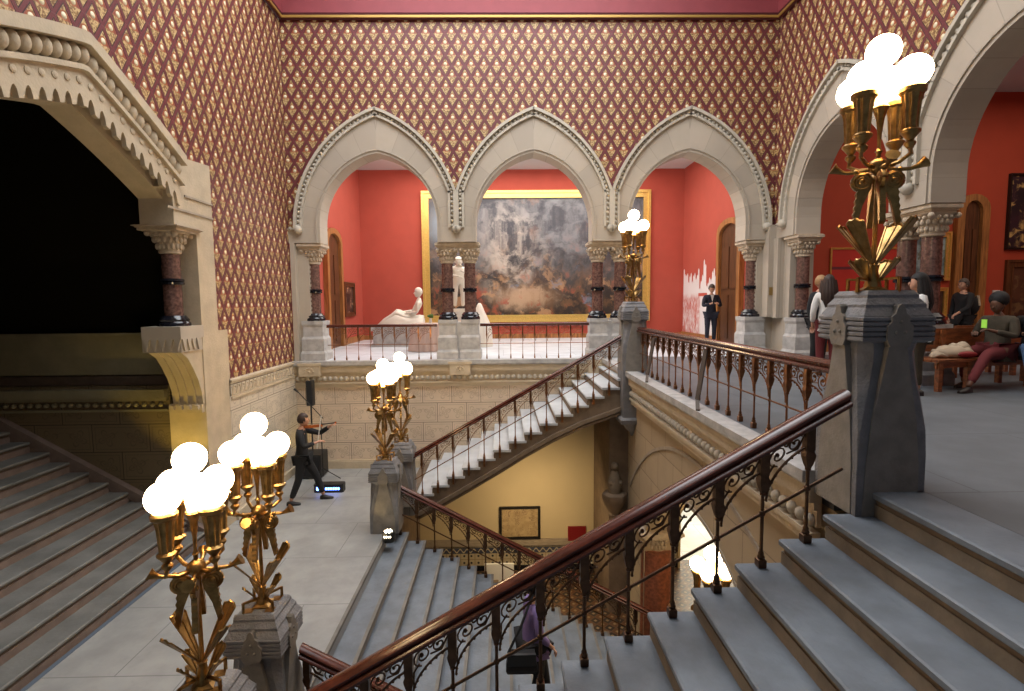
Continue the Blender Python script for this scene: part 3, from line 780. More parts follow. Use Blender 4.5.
b=MB(); b.lathe([(.13,.08),(.15,.2),(.13,.38),(.08,.5),(.04,.54)],n=10); b.sphere((0,-.02,.62),.085,10,8); b.sphere((-.1,-.08,.3),.05,8,6); b.sphere((.1,-.08,.3),.05,8,6); b.build('figure','riser',t2,60)

# ------------------------------------------------------------------ galleries
b=MB(); b.box(-5.3,6.9,19.07,19.3,0,6.2); struct(b,'wall_gallery_back','red')
b=MB(); b.box(-5.3,-5.1,D+.6,19.1,0,6.2); struct(b,'wall_gallery_left','red')
b=MB(); b.box(6.6,6.85,D+.62,19.1,0,6.2); struct(b,'wall_gallery_right','red')
b=MB(); b.box(XL,XR+.6,D+.5,D+.62,4.9,6.2); struct(b,'wall_gallery_front','red')
b=MB(); b.box(-5.3,6.9,D+.5,19.3,6.06,6.3); struct(b,'ceiling','white')
b=MB(); b.box(6.85,15,12.9,13.1,0,6.4); struct(b,'wall_side_gallery','orange')
b=MB(); b.box(15,15.2,-.5,13,0,6.4); b.box(6.85,15,-.7,-.5,0,6.4); struct(b,'wall_side_gallery','orange')
b=MB(); b.box(6.80,15.2,-.7,13.1,6.3,6.5); struct(b,'ceiling','white')
b=MB(); b.box(6.85,15,12.85,12.9,0,.2); b.box(-5.1,6.6,19.02,19.07,0,.16); b.box(6.56,6.6,D+.62,19.07,0,.2); b.box(-5.1,-5.06,D+.6,19.0,0,.2); struct(b,'baseboard_gallery','oak')
# ceiling light panels
b=MB(); b.box(-.9,1.5,15.6,16.6,6.02,6.06); o=struct(b,'window_3','skyl')
b=MB(); b.box(-2.6,-1.9,14.5,14.8,6.02,6.06); o=struct(b,'window_4','skyl')
for i,(x,y) in enumerate(((-2.75,14.9),(-2.25,15.3))):
    t=thing('spotlight',['white ceiling spotlight seen through the left back arch','second white ceiling spotlight further right in the left back arch'][i],'spotlight',(x,y,6.1))
    MB().lathe([(.02,-.22),(.02,0)],n=8).build('stem','spotw',t,40); b=MB(); b.tube([(0,0,-.2),(.05,-.14,-.38)],[.07,.085],10); b.build('head','spotw',t,40)
# painting helper
def painting(name,label,mpf,s0,s1,z0,z1,fw,fm,am,depth=.08,mat_w=0,cat='painting'):
    t=thing(name,label,cat,(0,0,0))
    def bx(b,a0,a1,c0,c1,d0,d1):
        p=[mpf(s,z,d) for s in(a0,a1) for z in(c0,c1) for d in(d0,d1)]
        b.add(p,[(0,1,3,2),(4,6,7,5),(0,4,5,1),(2,3,7,6),(0,2,6,4),(1,5,7,3)])
    b=MB()
    for (k,dd) in ((0,depth),(fw*.35,depth*.7),(fw*.75,depth*.85)):
        a0,a1,c0,c1=s0+k,s1-k,z0+k,z1-k; w=fw-k
        for q in ((a0,a1,c0,c0+w),(a0,a1,c1-w,c1),(a0,a0+w,c0,c1),(a1-w,a1,c0,c1)): 
            w2=fw*.35 if k==0 else w
            pass
        g=s_(c0,fw,k)-c0; bx(b,a0,a1,c0,c0+g,0,dd); bx(b,a0,a1,c1-g,c1,0,dd); bx(b,a0,a0+g,c0+g,c1-g,0,dd); bx(b,a1-g,a1,c0+g,c1-g,0,dd)
    b.build('frame',fm,t)
    b=MB(); bx(b,s0+fw*.8,s1-fw*.8,z0+fw*.8,z1-fw*.8,0,depth*.4); b.build('canvas',am,t)
    return t
def s_(c0,fw,k): return c0+ (fw*.35 if k==0 else (fw*.4 if k<fw*.5 else fw*.25))
bk=lambda s,z,d:(s,19.07-d,z)
painting('painting','huge stormy oil painting in a gold frame behind the back arcade',bk,-2.88,5.36,.60,5.30,.26,'gilt','bigart',.14)
gl=lambda s,z,d:(-5.1+d,s,z)
painting('painting','small dark framed portrait on the red wall left of the reclining statue',gl,16.75,17.9,.9,2.02,.14,'oakd','art_a')
sg=lambda s,z,d:(s,12.9-d,z)
painting('painting','large plain red painting behind the woman with long hair',sg,8.12,9.95,.55,2.58,.04,'gilt','art_r',.05)
painting('painting','gold framed landscape seen between the paired right columns',sg,10.02,11.12,1.75,2.95,.13,'gilt','art_b')
painting('painting','small gold framed picture below the landscape by the paired columns',sg,10.55,11.10,.85,1.58,.09,'gilt','art_d')
painting('painting','dark canvas with yellow shapes, top right in the side gallery',sg,12.50,13.9,2.5,4.35,.05,'blackframe','art_c')
painting('painting','brown picture in a dark frame behind the seated woman',sg,12.55,14.0,.30,2.25,.18,'oakd','art_d')
# doors (oak, arched frame)
def door(idx,mpf,s0,s1,h,arch=.35):
    def outline(e,hh):
        a0,a1=s0+e,s1-e; pts=[(a0,0)]
        for i in range(9):
            t=PI-PI*i/8; pts.append(((a0+a1)/2+(a1-a0)/2*math.cos(t),hh-arch+(arch-e*.3)*math.sin(t)))
        pts.append((a1,0)); return pts
    b=MB(); o=outline(0,h); i_=outline(.18,h-.1)
    for k in range(len(o)-1):
        b.prism([o[k],o[k+1],i_[k+1],i_[k]],0,.14,mpf)
    fr=b.build('door_%d'%idx,'oak',None,None,'structure')
    b=MB(); b.prism(outline(.17,h-.1),.0,.05,mpf); b.build('door_panel','oakd',fr)
    b=MB(); m=(s0+s1)/2
    for (a,c,z0,z1) in ((s0+.26,m-.05,.2,h*.4),(m+.05,s1-.26,.2,h*.4),(s0+.26,m-.05,h*.45,h*.78),(m+.05,s1-.26,h*.45,h*.78)): b.prism([(a,z0),(c,z0),(c,z1),(a,z1)],.05,.075,mpf)
    b.build('raised_panels','oakd',fr)
door(1,lambda s,z,d:(6.6-d,s,z),14.2,15.78,3.66)
door(2,lambda s,z,d:(-5.1+d,s,z),15.0,16.45,3.55)
door(3,lambda s,z,d:(s,12.9-d,z),11.18,11.98,3.85)
# gold framed edge near right end of back gallery
painting('painting','narrow view of a tall gold framed picture beside the oak door',lambda s,z,d:(6.6-d,s,z),13.0,13.95,.9,3.0,.16,'gilt','art_d')
# mural (flat vinyl graphic on the wall)
b=MB(); pts=[(15.85,.08),(18.98,.08)]; y=18.98; rr=random.Random(3)
tops=[]
for k in range(27):
    yy=18.95-k*.117; hh=2.12+.25*math.sin(k*.9)+(.55 if k in(5,6,12) else (.35 if k in(0,11,16,17,20) else 0))-rr.random()*.3
    tops+=[(yy,hh),(yy-.045,hh+.06),(yy-.085,hh-.02),(yy-.1,1.7+rr.random()*.3)]
pts+=tops; pts=[p for p in pts if p[0]>=15.85]; pts.append((15.85,1.7))
b.prism(pts,0,.008,lambda s,z,d:(6.6-d,s,z)); tag(b.build('wall_mural','mural'),'white and red crowd graphic on the gallery wall left of the man in a suit','mural')
tag(MB().box(12.28,12.45,12.87,12.9,1.35,1.5).build('label_card','paper'),'small white label card on the red wall near the brown picture','sign')

# ------------------------------------------------------------------ balustrades
def baluster_mesh(H,mname,slim=1.0,drop=0):
    b=MB(); s=slim
    b.sq([(.024*s,-drop),(.028*s,-drop+.01),(.028*s,.055),(.018*s,.062)])
    b.lathe([(.020*s,.06),(.026*s,.075),(.018*s,.088),(.020*s,.10),(.012*s,.115),(.012*s,H*.62),(.020*s,H*.63),(.020*s,H*.645),(.014*s,H*.655)],n=8)
    b.sphere((0,0,H*.47),.022*s,8,6)
    b.sq([(.013*s,H*.645),(.022*s,H*.68),(.032*s,H*.735),(.034*s,H*.76),(.026*s,H*.79),(.029*s,H*.81),(.029*s,H*1.0)])
    return b
def rail_profile(w=1.0):
    p=[(-.055,0),(-.078,.012),(-.082,.032),(-.066,.048),(-.050,.052),(-.062,.066),(-.064,.086),(-.045,.106),(-.015,.114)]
    p=p+[(-a,z) for a,z in p[::-1]]
    return [(a*w,z*w) for a,z in p]
def balustrade(label,pts,H,a_rail,b_rail,side,m='iron',slim=1.0,drop=0,scroll=True,rw=1.0,rod=None,wood='wood'):
    """pts: world base points of balusters; rail runs a_rail->b_rail (underside); side: unit vec across"""
    t=thing('balustrade',label,'balustrade',(0,0,0))
    A=Vector(a_rail);B=Vector(b_rail); side=Vector(side)
    pr=rail_profile(rw)
    MB().loft([[tuple(P+side*o+Vector((0,0,z))) for o,z in pr] for P in (A,B)]).build('handrail',wood,t,40)
    first=None
    for p in pts:
        if first is None:
            first=baluster_mesh(H,m,slim,drop).build('baluster',m,t,35); first.location=p
        else: share(first,t,p)
    d=(B-A); L=math.hypot(d.x,d.y); ux=Vector((d.x,d.y,0))/L; sl=d.z/L
    # mid rod following the slope through the balusters
    if pts:
        a=Vector(A)+Vector((0,0,-H*.53)); b_=Vector(B)+Vector((0,0,-H*.53))
        MB().tube([a,b_],.011*max(slim,.8),6).build('rod',m,t,40)
    if scroll and len(pts)>1:
        sp=(Vector(pts[1])-Vector(pts[0])); spl=math.hypot(sp.x,sp.y); sgn=1 if sp.dot(ux)>0 else -1
        u=ux*sgn; s2=sl*sgn
        def P(x,z): return tuple(u*x+Vector((0,0,z+s2*x)))
        b=MB(); rr_=.0065*max(slim,.75)
        n=9
        if s2>=0: arc=[(spl*(.08+.84*(1-math.cos(PI/2*i/n))),-.34+.21*math.sin(PI/2*i/n)) for i in range(n+1)]
        else: arc=[(spl*(.92-.84*(1-math.cos(PI/2*i/n))),-.34+.21*math.sin(PI/2*i/n)) for i in range(n+1)]
        b.tube([P(*q) for q in arc],rr_*1.3,5)
        for i in range(0,n,1):
            b.sphere(P(arc[i][0],arc[i][1]-.008),rr_*1.7,5,4)
        def spiral(cx,cz,r0,turns,st,sg):
            return [P(cx+r0*(1-.75*i/16)*math.cos(st+sg*2*PI*turns*i/16),cz+r0*(1-.75*i/16)*math.sin(st+sg*2*PI*turns*i/16)) for i in range(17)]
        f=(lambda x:x) if s2>=0 else (lambda x:spl-x)
        for (cx,cz,r0,st,sg) in ((.32,-.085,.068,-1.5,1),(.70,-.065,.05,2.6,-1),(.5,-.035,.028,0,1)):
            b.tube(spiral(f(cx*spl),cz,r0,1.4,st,sg),rr_,5)
        b.tube([P(f(.1*spl),-.30),P(f(.12*spl),-.17),P(f(.25*spl),-.13)],rr_,5)
        b.tube([P(f(.5*spl),-.10),P(f(.75*spl),-.11),P(f(.92*spl),-.03)],rr_,5)
        b.sphere(P(f(.30*spl),-.075),.016,6,4); b.sphere(P(f(.66*spl),-.055),.013,6,4)
        br=None
        for k,p in enumerate(pts[:-1]):
            q=(p[0],p[1],p[2]+H)
            if br is None: br=b.build('scroll_bracket',m,t,50); br.location=q
            else: share(br,t,q)
    return t
H=.80
pts=[(X0-T*k+.155,YN-.05,-RS*k) for k in range(2,15)]
sl=RS/T
def zr(x): return pts[0][2]+H+(x-pts[0][0])*sl
tn=balustrade('large dark handrail and iron balusters crossing the foreground stairs',pts,H,(-1.88,YN-.05,zr(-1.88)),(2.27,YN-.05,zr(2.27)),(0,1,0),'iron')
pts=[(X0-T*k+.135,YF+.0,-RS*k) for k in range(1,15)]
pts=[(x,YF-.025,z) for x,y,z in pts]
balustrade('mahogany railed balustrade climbing the back flight to the far newel',pts,H,(-1.80,YF-.025,zr(-1.80)),(2.30,YF-.025,zr(2.30)),(0,1,0),'copper',slim=.78,drop=.15,rw=.85)
pts=[(2.55,3.98+.3025*k,0) for k in range(19)]
tg=balustrade('level balustrade along the gallery edge between near pedestal and far newel',pts,H-.07,(2.55,3.75,H-.07),(2.55,9.65,H-.07),(1,0,0),'copper',slim=.8,rw=.9)
for (y) in (8.55,6.35):
    b=MB(); b.bar((2.50,y,.70),(2.36,y-.12,.10),.05,.03); b.bar((2.36,y-.12,.10),(2.30,y-.30,.01),.045,.022); b.sphere((2.36,y-.12,.10),.024,6,4)
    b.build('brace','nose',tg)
slc=RC/TC
for (yy,lab) in ((8.80,'lower balustrade descending from the landing below the back flight'),(4.53,'lower balustrade on the near side of the central stairs, mostly hidden')):
    pts=[(XE+TC*k-.13,yy,ZL-RC*k) for k in range(1,16)]
    z0=pts[0][2]+H
    balustrade(lab,pts,H,(XE+.12,yy,z0+(pts[0][0]-XE-.12)*slc),(2.62,yy,z0-(2.62-pts[0][0])*slc),(0,1,0),'iron',rw=.9)
labs=['thin balustrade across the left back arch in front of the reclining statue','thin balustrade across the middle back arch below the big painting','thin balustrade across the right back arch near the far newel']
for i,(c,n) in enumerate(zip(CB[:2],(9,9))):
    x0=c-1.24; pts=[(x0+.12+.28*k,D+.05,0) for k in range(n)]
    balustrade(labs[i],pts,.76,(c-1.27,D+.05,.76),(c+1.27,D+.05,.76),(0,1,0),'copper',slim=.55,rw=.62)

# ------------------------------------------------------------------ pedestals
def pedestal(label,loc,h=1.34,pendant=0):
    t=thing('stone_pedestal',label,'pedestal',loc)
    hs=h-.34
    rings=[]
    def octo(w,c,z): return [(-w+c,-w,z),(w-c,-w,z),(w,-w+c,z),(w,w-c,z),(w-c,w,z),(-w+c,w,z),(-w,w-c,z),(-w,-w+c,z)]
    b=MB(); prof=[(-pendant,.215,.001)] if pendant else []
    prof+=[(0,.235,.002),(hs*.35,.235,.004),(hs*.50,.232,.012),(hs*.66,.218,.035),(hs*.80,.205,.055),(hs*.94,.198,.070),(hs,.205,.06)]
    b.loft([octo(w,c,z) for z,w,c in prof]); 
    if pendant: 
        b.sq([(.255,-pendant-.06),(.27,-pendant+.02),(.235,-pendant+.06)]); b.lathe([(.02,-pendant-.34),(.05,-pendant-.26),(.12,-pendant-.2),(.2,-pendant-.06)],n=8)
    b.build('shaft','ped',t)
    # cap with reeding
    b=MB(); z=hs
    b.sq([(.205,z-.01),(.232,z)])
    for k in range(5):
        b.sq([(.232,z+.034*k),(.242,z+.006+.034*k),(.242,z+.024+.034*k),(.232,z+.032+.034*k)])
    z+=.17
    b.sq([(.235,z),(.205,z+.055),(.205,z+.075),(.175,z+.12),(.175,z+.14),(.155,z+.17)])
    b.build('cap','ped',t)
    # flaring face slabs with finial heads on the four faces
    b=MB()
    fp=[(-.19,.0),(-.18,hs*.30),(-.15,hs*.55),(-.09,hs*.82),(-.062,hs*.97),(-.085,hs+.01),(-.085,hs+.10),(-.06,hs+.13),(-.06,hs+.165),(-.035,hs+.185),(-.02,hs+.235),(0,hs+.25)]
    fp=fp+[(-a,z_) for a,z_ in fp[-2::-1]]
    for k in range(4):
        a=k*PI/2; ca,sa=math.cos(a),math.sin(a)
        b.prism(fp,.19,.241,lambda s,z_,d,ca=ca,sa=sa:(s*ca+d*sa,s*sa-d*ca,z_))
        up=[p for p in fp if p[1]>=hs*.96]
        b.prism(up,.20,.256,lambda s,z_,d,ca=ca,sa=sa:(s*ca+d*sa,s*sa-d*ca,z_))
        for (s,z_) in ((-.03,hs+.06),(.03,hs+.06),(0,hs+.13)):
            b.sphere((s*ca+0.257*sa,s*sa-0.257*ca,z_),.013,6,4)
    b.build('carved_slab','pedl',t)
    return t
PA=(-2.11,3.45,ZL); PB=(-2.14,4.42,ZL); PC=(-2.03,8.72,ZL); PD=(-1.98,9.86,ZL); PE=(2.61,3.62,-.17); PF=(2.47,9.86,0)
pedestal('big stone pedestal at the top of the near stairs carrying the tall right lamp',PE,1.53)
pedestal('stone newel pedestal at the top of the back flight',PF,1.30,.95)
pedestal('stone pedestal cut off by the lower left frame edge',PA,1.22)
pedestal('stone pedestal on the near side of the landing, second from the left',PB,1.22)
pedestal('lit stone pedestal beside the floor light at the head of the central stairs',PC,1.22)
pedestal('stone newel pedestal at the foot of the back flight, behind the lit one',PD,1.22)

# ------------------------------------------------------------------ lamps
def lamp():
    t=thing('candelabra_lamp','x','lamp')
    b=MB()
    for (x,y) in ((1,1),(1,-1),(-1,1),(-1,-1)):
        b.box(min(x*.05,x*.125),max(x*.05,x*.125),min(y*.05,y*.125),max(y*.05,y*.125),0,.012)
        b.bar((x*.12,y*.12,0),(x*.12,y*.12,.10),.018,.018); b.bar((x*.12,y*.12,.095),(x*.03,y*.03,.085),.018,.016)
    b.sq([(.07,0),(.07,.02),(.04,.04),(.035,.1)]); b.lathe([(.05,.02),(.055,.05),(.04,.10),(.028,.16),(.035,.185),(.02,.2)],n=12)
    b.build('base','brass',t,40)
    MB().lathe([(.016,.18),(.014,.82)],n=10).build('stem','brass',t,40)
    def fan(L,z0,z1,r0,r1,w,nm,a):
        ca,sa=math.cos(a),math.sin(a)
        b=MB(); P=lambda r,z,s:(r*ca-s*sa,r*sa+s*ca,z)
        n=5; tip=[]; 
        # fluted triangular fan: folded strips with a rim
        base0=P(r0,z0,0)
        for i in range(n+1):
            s=(i/n-.5)*2; tip.append(P(r1+.012*(1-s*s),z1+.02*(1-s*s)+(.012 if i%2 else 0),s*w))
        tl=[P(r0,z0,-.008),P(r0,z0,.008)]
        vs=[];fs=[]
        for off in (0,.007):
            vs+=[(x,y,z-off) for x,y,z in [tl[0]]+tip+[tl[1]]]
        m=len(tip)+2
        b.add(vs,[list(range(m)),list(range(2*m-1,m-1,-1))]+[(i,(i+1)%m,m+(i+1)%m,m+i) for i in range(m)])
        b.tube(tip,.008,5); b.tube([tl[0],tip[0]],.006,5); b.tube([tl[1],tip[-1]],.006,5); b.tube([base0,tip[n//2]],.005,5)
        return b.build(nm,'brass',t,30)
    for k in range(4):
        a=PI/4+k*PI/2
        fan(.3,.19,.46,.015,.23,.055,'leaf_fan',a)
        fan(.2,.06,.20,.03,.145,.042,'small_leaf',a)
    for k in range(4):
        a=k*PI/2
        ca,sa=math.cos(a),math.sin(a)
        # notched scroll bracket
        b=MB(); P=lambda r,z:(r*ca,r*sa,z)
        pr=[(.03,.78),(.13,.74),(.135,.70),(.085,.46),(.06,.44),(.065,.50),(.075,.62),(.05,.72)]
        zig=[]
        for i in range(11):
            tt=i/10; r=.135-.045*tt; z=.70-.23*tt; zig.append((.118+.022*tt+(.008 if i%2 else 0),z))
        pr=[(.03,.78),(.11,.78)]+zig+[(.118,.455),(.085,.60),(.04,.71)]
        vs=[];n=len(pr)
        w=.018
        for sgn in(-1,1): vs+=[(r*ca-sgn*w*sa,r*sa+sgn*w*ca,z) for r,z in pr]
        b.add(vs,[list(range(n)),list(range(2*n-1,n-1,-1))]+[(i,(i+1)%n,n+(i+1)%n,n+i) for i in range(n)])
        for rr2 in (.05,.03): 
            b.tube([((.095+rr2*math.cos(q))*ca-.0*sa,(.095+rr2*math.cos(q))*sa,.76+rr2*math.sin(q)) for q in [2*PI*i/14 for i in range(15)]],.020,6)
        b.sphere(P(.095,.76),.028,8,6,1,1,1)
        b.build('scroll_bracket','brass',t,35)
        # horizontal arm with trumpet flower
        b=MB(); b.tube([P(.0,.85),P(.12,.83),P(.19,.83)],.013,8); b.sphere(P(.13,.83),.02,8,6)
        b.tube([P(.19,.83),P(.22,.84),P(.25,.855),P(.275,.87)],[.012,.016,.026,.042],8); b.sphere(P(.262,.862),.014,6,4)
        b.build('trumpet_arm','brass',t,40)
    b=MB(); b.lathe([(.02,.80),(.05,.83),(.062,.86),(.055,.89),(.03,.91),(.014,.92)],n=14)
    b.lathe([(.013,.9),(.016,.95),(.024,.96),(.016,.97),(.011,.99),(.014,1.08),(.026,1.18),(.045,1.24),(.052,1.25),(.045,1.26)],n=12)
    b.build('hub','brass',t,40)
    gl=None
    for k in range(4):
        a=PI/4+k*PI/2; r=.19; x,y=r*math.cos(a),r*math.sin(a)
        b=MB(); b.tube([(.04*math.cos(a),.04*math.sin(a),.85),(.13*math.cos(a),.13*math.sin(a),.86),(.2*math.cos(a),.2*math.sin(a),.90),(x,y,.97)],.014,8)
        b.lathe([(.014,.93),(.034,.955),(.034,.97),(.02,.985),(.030,1.0),(.050,1.025),(.058,1.035),(.058,1.045),(.040,1.06)],(x,y,0),14)
        cup=b.build('lamp_arm','brass',t,40)
        b=MB(); b.lathe([(.040,1.05),(.042,1.10),(.050,1.22),(.060,1.27),(.066,1.28),(.068,1.30),(.06,1.31)],(x,y,0),40,0,.09,10)
        b.build('fluted_cup','brass',t,60)
        b=MB(); b.lathe([(.062,1.27),(.078,1.285),(.080,1.31),(.066,1.325)],(x,y,0),24); b.build('cup_rim','brass',t,40)
        MB().sphere((x,y,1.415),.105,20,14).build('globe','globe',t,60)
    MB().lathe([(.03,1.25),(.04,1.3),(.05,1.42),(.075,1.48),(.07,1.5)],(0,0,0),30,0,.08,10).build('glowing_cup','glowcup',t,60)
    MB().sphere((0,0,1.62),.105,20,14).build('globe','globe',t,60)
    return t
L0=lamp(); L0['label']='tall brass lamp with five globes on the big right pedestal'; L0.location=(PE[0]-.02,PE[1],PE[2]+1.53-.01); L0.rotation_euler=(0,0,R(-20))
def put(P,h,lab,rz,grp=None): return copy_tree(L0,(P[0],P[1],P[2]+h-.01),rz,lab)
put(PA,1.22,'brass five globe lamp at the lower left, nearest of the landing lamps',R(20))
put(PB,1.22,'brass five globe lamp second from the left, behind the nearest landing lamp',R(5))
put(PC,1.22,'brass globe lamp on the lit pedestal in front of the panelled wall',R(0))
put(PD,1.22,'brass globe lamp at the foot of the back flight, half hidden by another lamp',R(12))
put(PF,1.30,'small looking brass globe lamp on the far newel before the red gallery wall',R(5))
# lower newel + lamp
tP=pedestal('stone newel at the bottom of the central stairs, mostly hidden by steps',(2.86,6.9,ZB),1.31)
put((2.86,6.9,ZB),1.31,'glowing brass lamp in the lower lobby seen between the near balusters',R(10))

# ------------------------------------------------------------------ people
def skin(chains,sub=1):
    """chains: dict name->(pos,r); edges list"""
    verts,edges=chains
    me=bpy.data.meshes.new('tmp'); names=list(verts); idx={n:i for i,n in enumerate(names)}
    me.from_pydata([verts[n][0] for n in names],[(idx[a],idx[b]) for a,b in edges],[])
    o=bpy.data.objects.new('tmp',me); col.objects.link(o)
    md=o.modifiers.new('s','SKIN'); md.use_smooth_shade=True; md.branch_smoothing=.4
    sv=me.skin_vertices[0].data if me.skin_vertices else None
    if sv is None:
        # create the skin layer through bmesh
        bm=bmesh.new(); bm.from_mesh(me); bm.verts.layers.skin.verify(); bm.to_mesh(me); bm.free(); sv=me.skin_vertices[0].data
    for n in names:
        r=verts[n][1]; r=r if isinstance(r,tuple) else (r,r)
        sv[idx[n]].radius=r; sv[idx[n]].use_root=(idx[n]==0)
    if sub: 
        m2=o.modifiers.new('u','SUBSURF'); m2.levels=sub; m2.render_levels=sub
    dg=bpy.context.evaluated_depsgraph_get(); dg.update()
    ev=o.evaluated_get(dg); m=bpy.data.meshes.new_from_object(ev)
    vs=[tuple(v.co) for v in m.vertices]; fs=[list(p.vertices) for p in m.polygons]
    bpy.data.objects.remove(o); bpy.data.meshes.remove(m); bpy.data.meshes.remove(me)
    return vs,fs
def head_mesh(b,c,yaw,pitch=0,s=1):
    """c centre, faces +Y rotated by yaw"""
    m=Matrix.Translation(c)@Matrix.Rotation(yaw,4,'Z')@Matrix.Rotation(pitch,4,'X')
    h=MB(); h.sphere((0,0,0),.105*s,16,12,.74,.90,1.12)
    for i,(x,y,z) in enumerate(h.v):   # jaw taper, flat face
        if z<0: k=1+z*2.6; x*=max(.62,k); 
        if y>.07*s: y=.07*s+(y-.07*s)*.55
        if z<-.03 and y>0: y+=.012
        h.v[i]=(x,y,z)
    h.sphere((0,.095*s,-.012),.016*s,6,5,.9,1.3,1.4)
    h.sphere((0,.083*s,-.052),.016*s,6,4,1.5,.5,.5)
    for sx in(-1,1):
        h.sphere((sx*.079*s,-.005,-.01),.02*s,6,5,.4,.8,1.4)
    v=[tuple(m@Vector(p)) for p in h.v]; b.add(v,h.f)
    e=MB()
    for sx in(-1,1):
        e.sphere((sx*.032*s,.088*s,.015),.010*s,6,4,1.2,.5,.7)
    v2=[tuple(m@Vector(p)) for p in e.v]
    return m,v2,e.f
def human(label,loc,rz,J,cl,hair='short',hairm='hair_b',skinm='skin',top='cloth_k',bot='cloth_k',shoem='shoe',scale=1,headyaw=0,headpitch=0,name='person',stat=False,skirt=None,sleeve=1.0,bottomlen=1.0,build_=1.0):
    """J joints (facing +Y): pel,chest,neck,head, shL/shR elL/elR haL/haR hipL.. knL.. anL.. (L = -x side)"""
    t=thing(name,label,'statue' if stat else 'person',loc,rz); t.scale=(scale,)*3
    g=lambda n:Vector(J[n])
    w=build_
    V={'pel':(g('pel'),(.13*w,.10*w)),'waist':((g('pel')*.5+g('chest')*.5),(.115*w,.09*w)),'chest':(g('chest'),(.145*w,.105*w)),'neckb':(g('neck')-(g('neck')-g('chest'))*.15,.062),'neck':(g('neck')*.6+g('head')*.4,.05)}
    E=[('pel','waist'),('waist','chest'),('chest','neckb'),('neckb','neck')]
    for s in 'LR':
        V['sh'+s]=(g('sh'+s),.060); V['ua'+s]=((g('sh'+s)+g('el'+s))/2,.048); V['el'+s]=(g('el'+s),.040); V['fa'+s]=((g('el'+s)+g('ha'+s))/2,.036)
        V['wr'+s]=(g('ha'+s),.024)
        hd=(g('ha'+s)-g('el'+s)).normalized(); V['pa'+s]=(g('ha'+s)+hd*.06,(.032,.018))
        E+=[('chest','sh'+s),('sh'+s,'ua'+s),('ua'+s,'el'+s),('el'+s,'fa'+s),('fa'+s,'wr'+s),('wr'+s,'pa'+s)]
        V['hi'+s]=(g('hip'+s),.092*w); V['th'+s]=((g('hip'+s)+g('kn'+s))/2,.075*w); V['kn'+s]=(g('kn'+s),.056); V['ca'+s]=(g('kn'+s)*.6+g('an'+s)*.4,.052); V['an'+s]=(g('an'+s),.036)
        E+=[('pel','hi'+s),('hi'+s,'th'+s),('th'+s,'kn'+s),('kn'+s,'ca'+s),('ca'+s,'an'+s)]
    b=MB(); b.add(*skin((V,E)))
    # fingers
    for s in 'LR':
        hd=(g('ha'+s)-g('el'+s)).normalized(); up=Vector((0,0,1)); side=hd.cross(up)
        if side.length<.2: side=Vector((0,1,0))
        side.normalize(); cur=Vector(J.get('curl'+s,hd.cross(side)))
        if cur.length<.01: cur=hd.cross(side)
        cur.normalize(); base=g('ha'+s)+hd*.075
        for i,(o,l) in enumerate(((-.027,.060),(-.009,.070),(.009,.066),(.027,.052))):
            p0=base+side*o; p1=p0+hd*l*.45+cur*.008; p2=p1+hd*l*.35+cur*.022; p3=p2+hd*l*.1+cur*.022
            b.tube([p0-hd*.03,p0,p1,p2,p3],[.009,.009,.0085,.0075,.006],6)
        q=g('ha'+s)+hd*.03; b.tube([q+side*.015,q+side*.038+hd*.018,q+side*.045+hd*.045+cur*.012],[.011,.010,.007],6)
    m,ev,ef=head_mesh(b,g('head'),headyaw,headpitch)
    if stat: b.add(ev,ef); mats=skinm
    bo=b.build('body' ,skinm,t,70)
    if not stat: MB().add(ev,ef).build('eyes','hair_k',bo,60)
    if not stat or cl:
        k=1.22
        Vc={n:(V[n][0],tuple(x*k+.006 for x in (V[n][1] if isinstance(V[n][1],tuple) else (V[n][1],)*2))) for n in V}
        tn_=['pel','waist','chest']+[p+s for s in 'LR' for p in(('sh','ua','el','fa') if sleeve>.6 else ('sh','ua'))]
        Vt={n:Vc[n] for n in tn_}; Et=[e_ for e_ in E if e_[0] in Vt and e_[1] in Vt]
        Vt['neckb']=(g('neck')*.86+g('chest')*.14,.086); Et.append(('chest','neckb'))
        if sleeve>.6:
            for s in 'LR': Vt['cu'+s]=(g('el'+s)*.15+g('ha'+s)*.85,.042); Et.append(('fa'+s,'cu'+s))
        hem=g('pel')+(g('pel')-g('chest')).normalized()*.10
        Vt['hem']=(hem,(.165*w,.125*w)); Et.append(('pel','hem'))
        MB().add(*skin((Vt,Et))).build('jacket' if sleeve>.6 else 'top',top,t,70)
        if skirt is None:
            Vb={n:((Vc[n][0]),Vc[n][1]) for n in ['pel']+[p+s for s in 'LR' for p in('hi','th','kn','ca')]}
            for s in 'LR': Vb['an'+s]=(g('kn'+s)*.12+g('an'+s)*.88,.055)
            Eb=[e_ for e_ in E if e_[0] in Vb and e_[1] in Vb]
            MB().add(*skin((Vb,Eb))).build('trousers',bot,t,70)
        for s in 'LR':
            a=g('an'+s); f=Vector(J.get('toe'+s,(0,1,0))); f.z=0; f.normalize(); sd=Vector((f.y,-f.x,0))
            sb=MB(); rings=[]
            for (d,wd,hh) in ((-.07,.025,.06),(-.05,.036,.075),(.02,.040,.08),(.09,.044,.055),(.15,.038,.042),(.185,.018,.03)):
                c=a+f*d; z0=a.z-.075
                rings.append([tuple(Vector((c.x,c.y,z0))+sd*x+Vector((0,0,z))) for x,z in ((-wd,0),(wd,0),(wd,hh*.6),(wd*.5,hh),(-wd*.5,hh),(-wd,hh*.6))])
            sb.loft(rings); sb.build('shoe',shoem,t,60)
    # hair
    hb=MB()
    hb.sphere((0,-.014,.022),.116,16,10,.78,.92,1.08)
    if hair!='afro':
        for i,(x,y,z) in enumerate(hb.v):
            if y>.03 and z<.06: hb.v[i]=(x*.6,-.03,max(z,-.02))
            elif z<-.03: hb.v[i]=(x,min(y,.0),-.03+(z+.03)*.5)
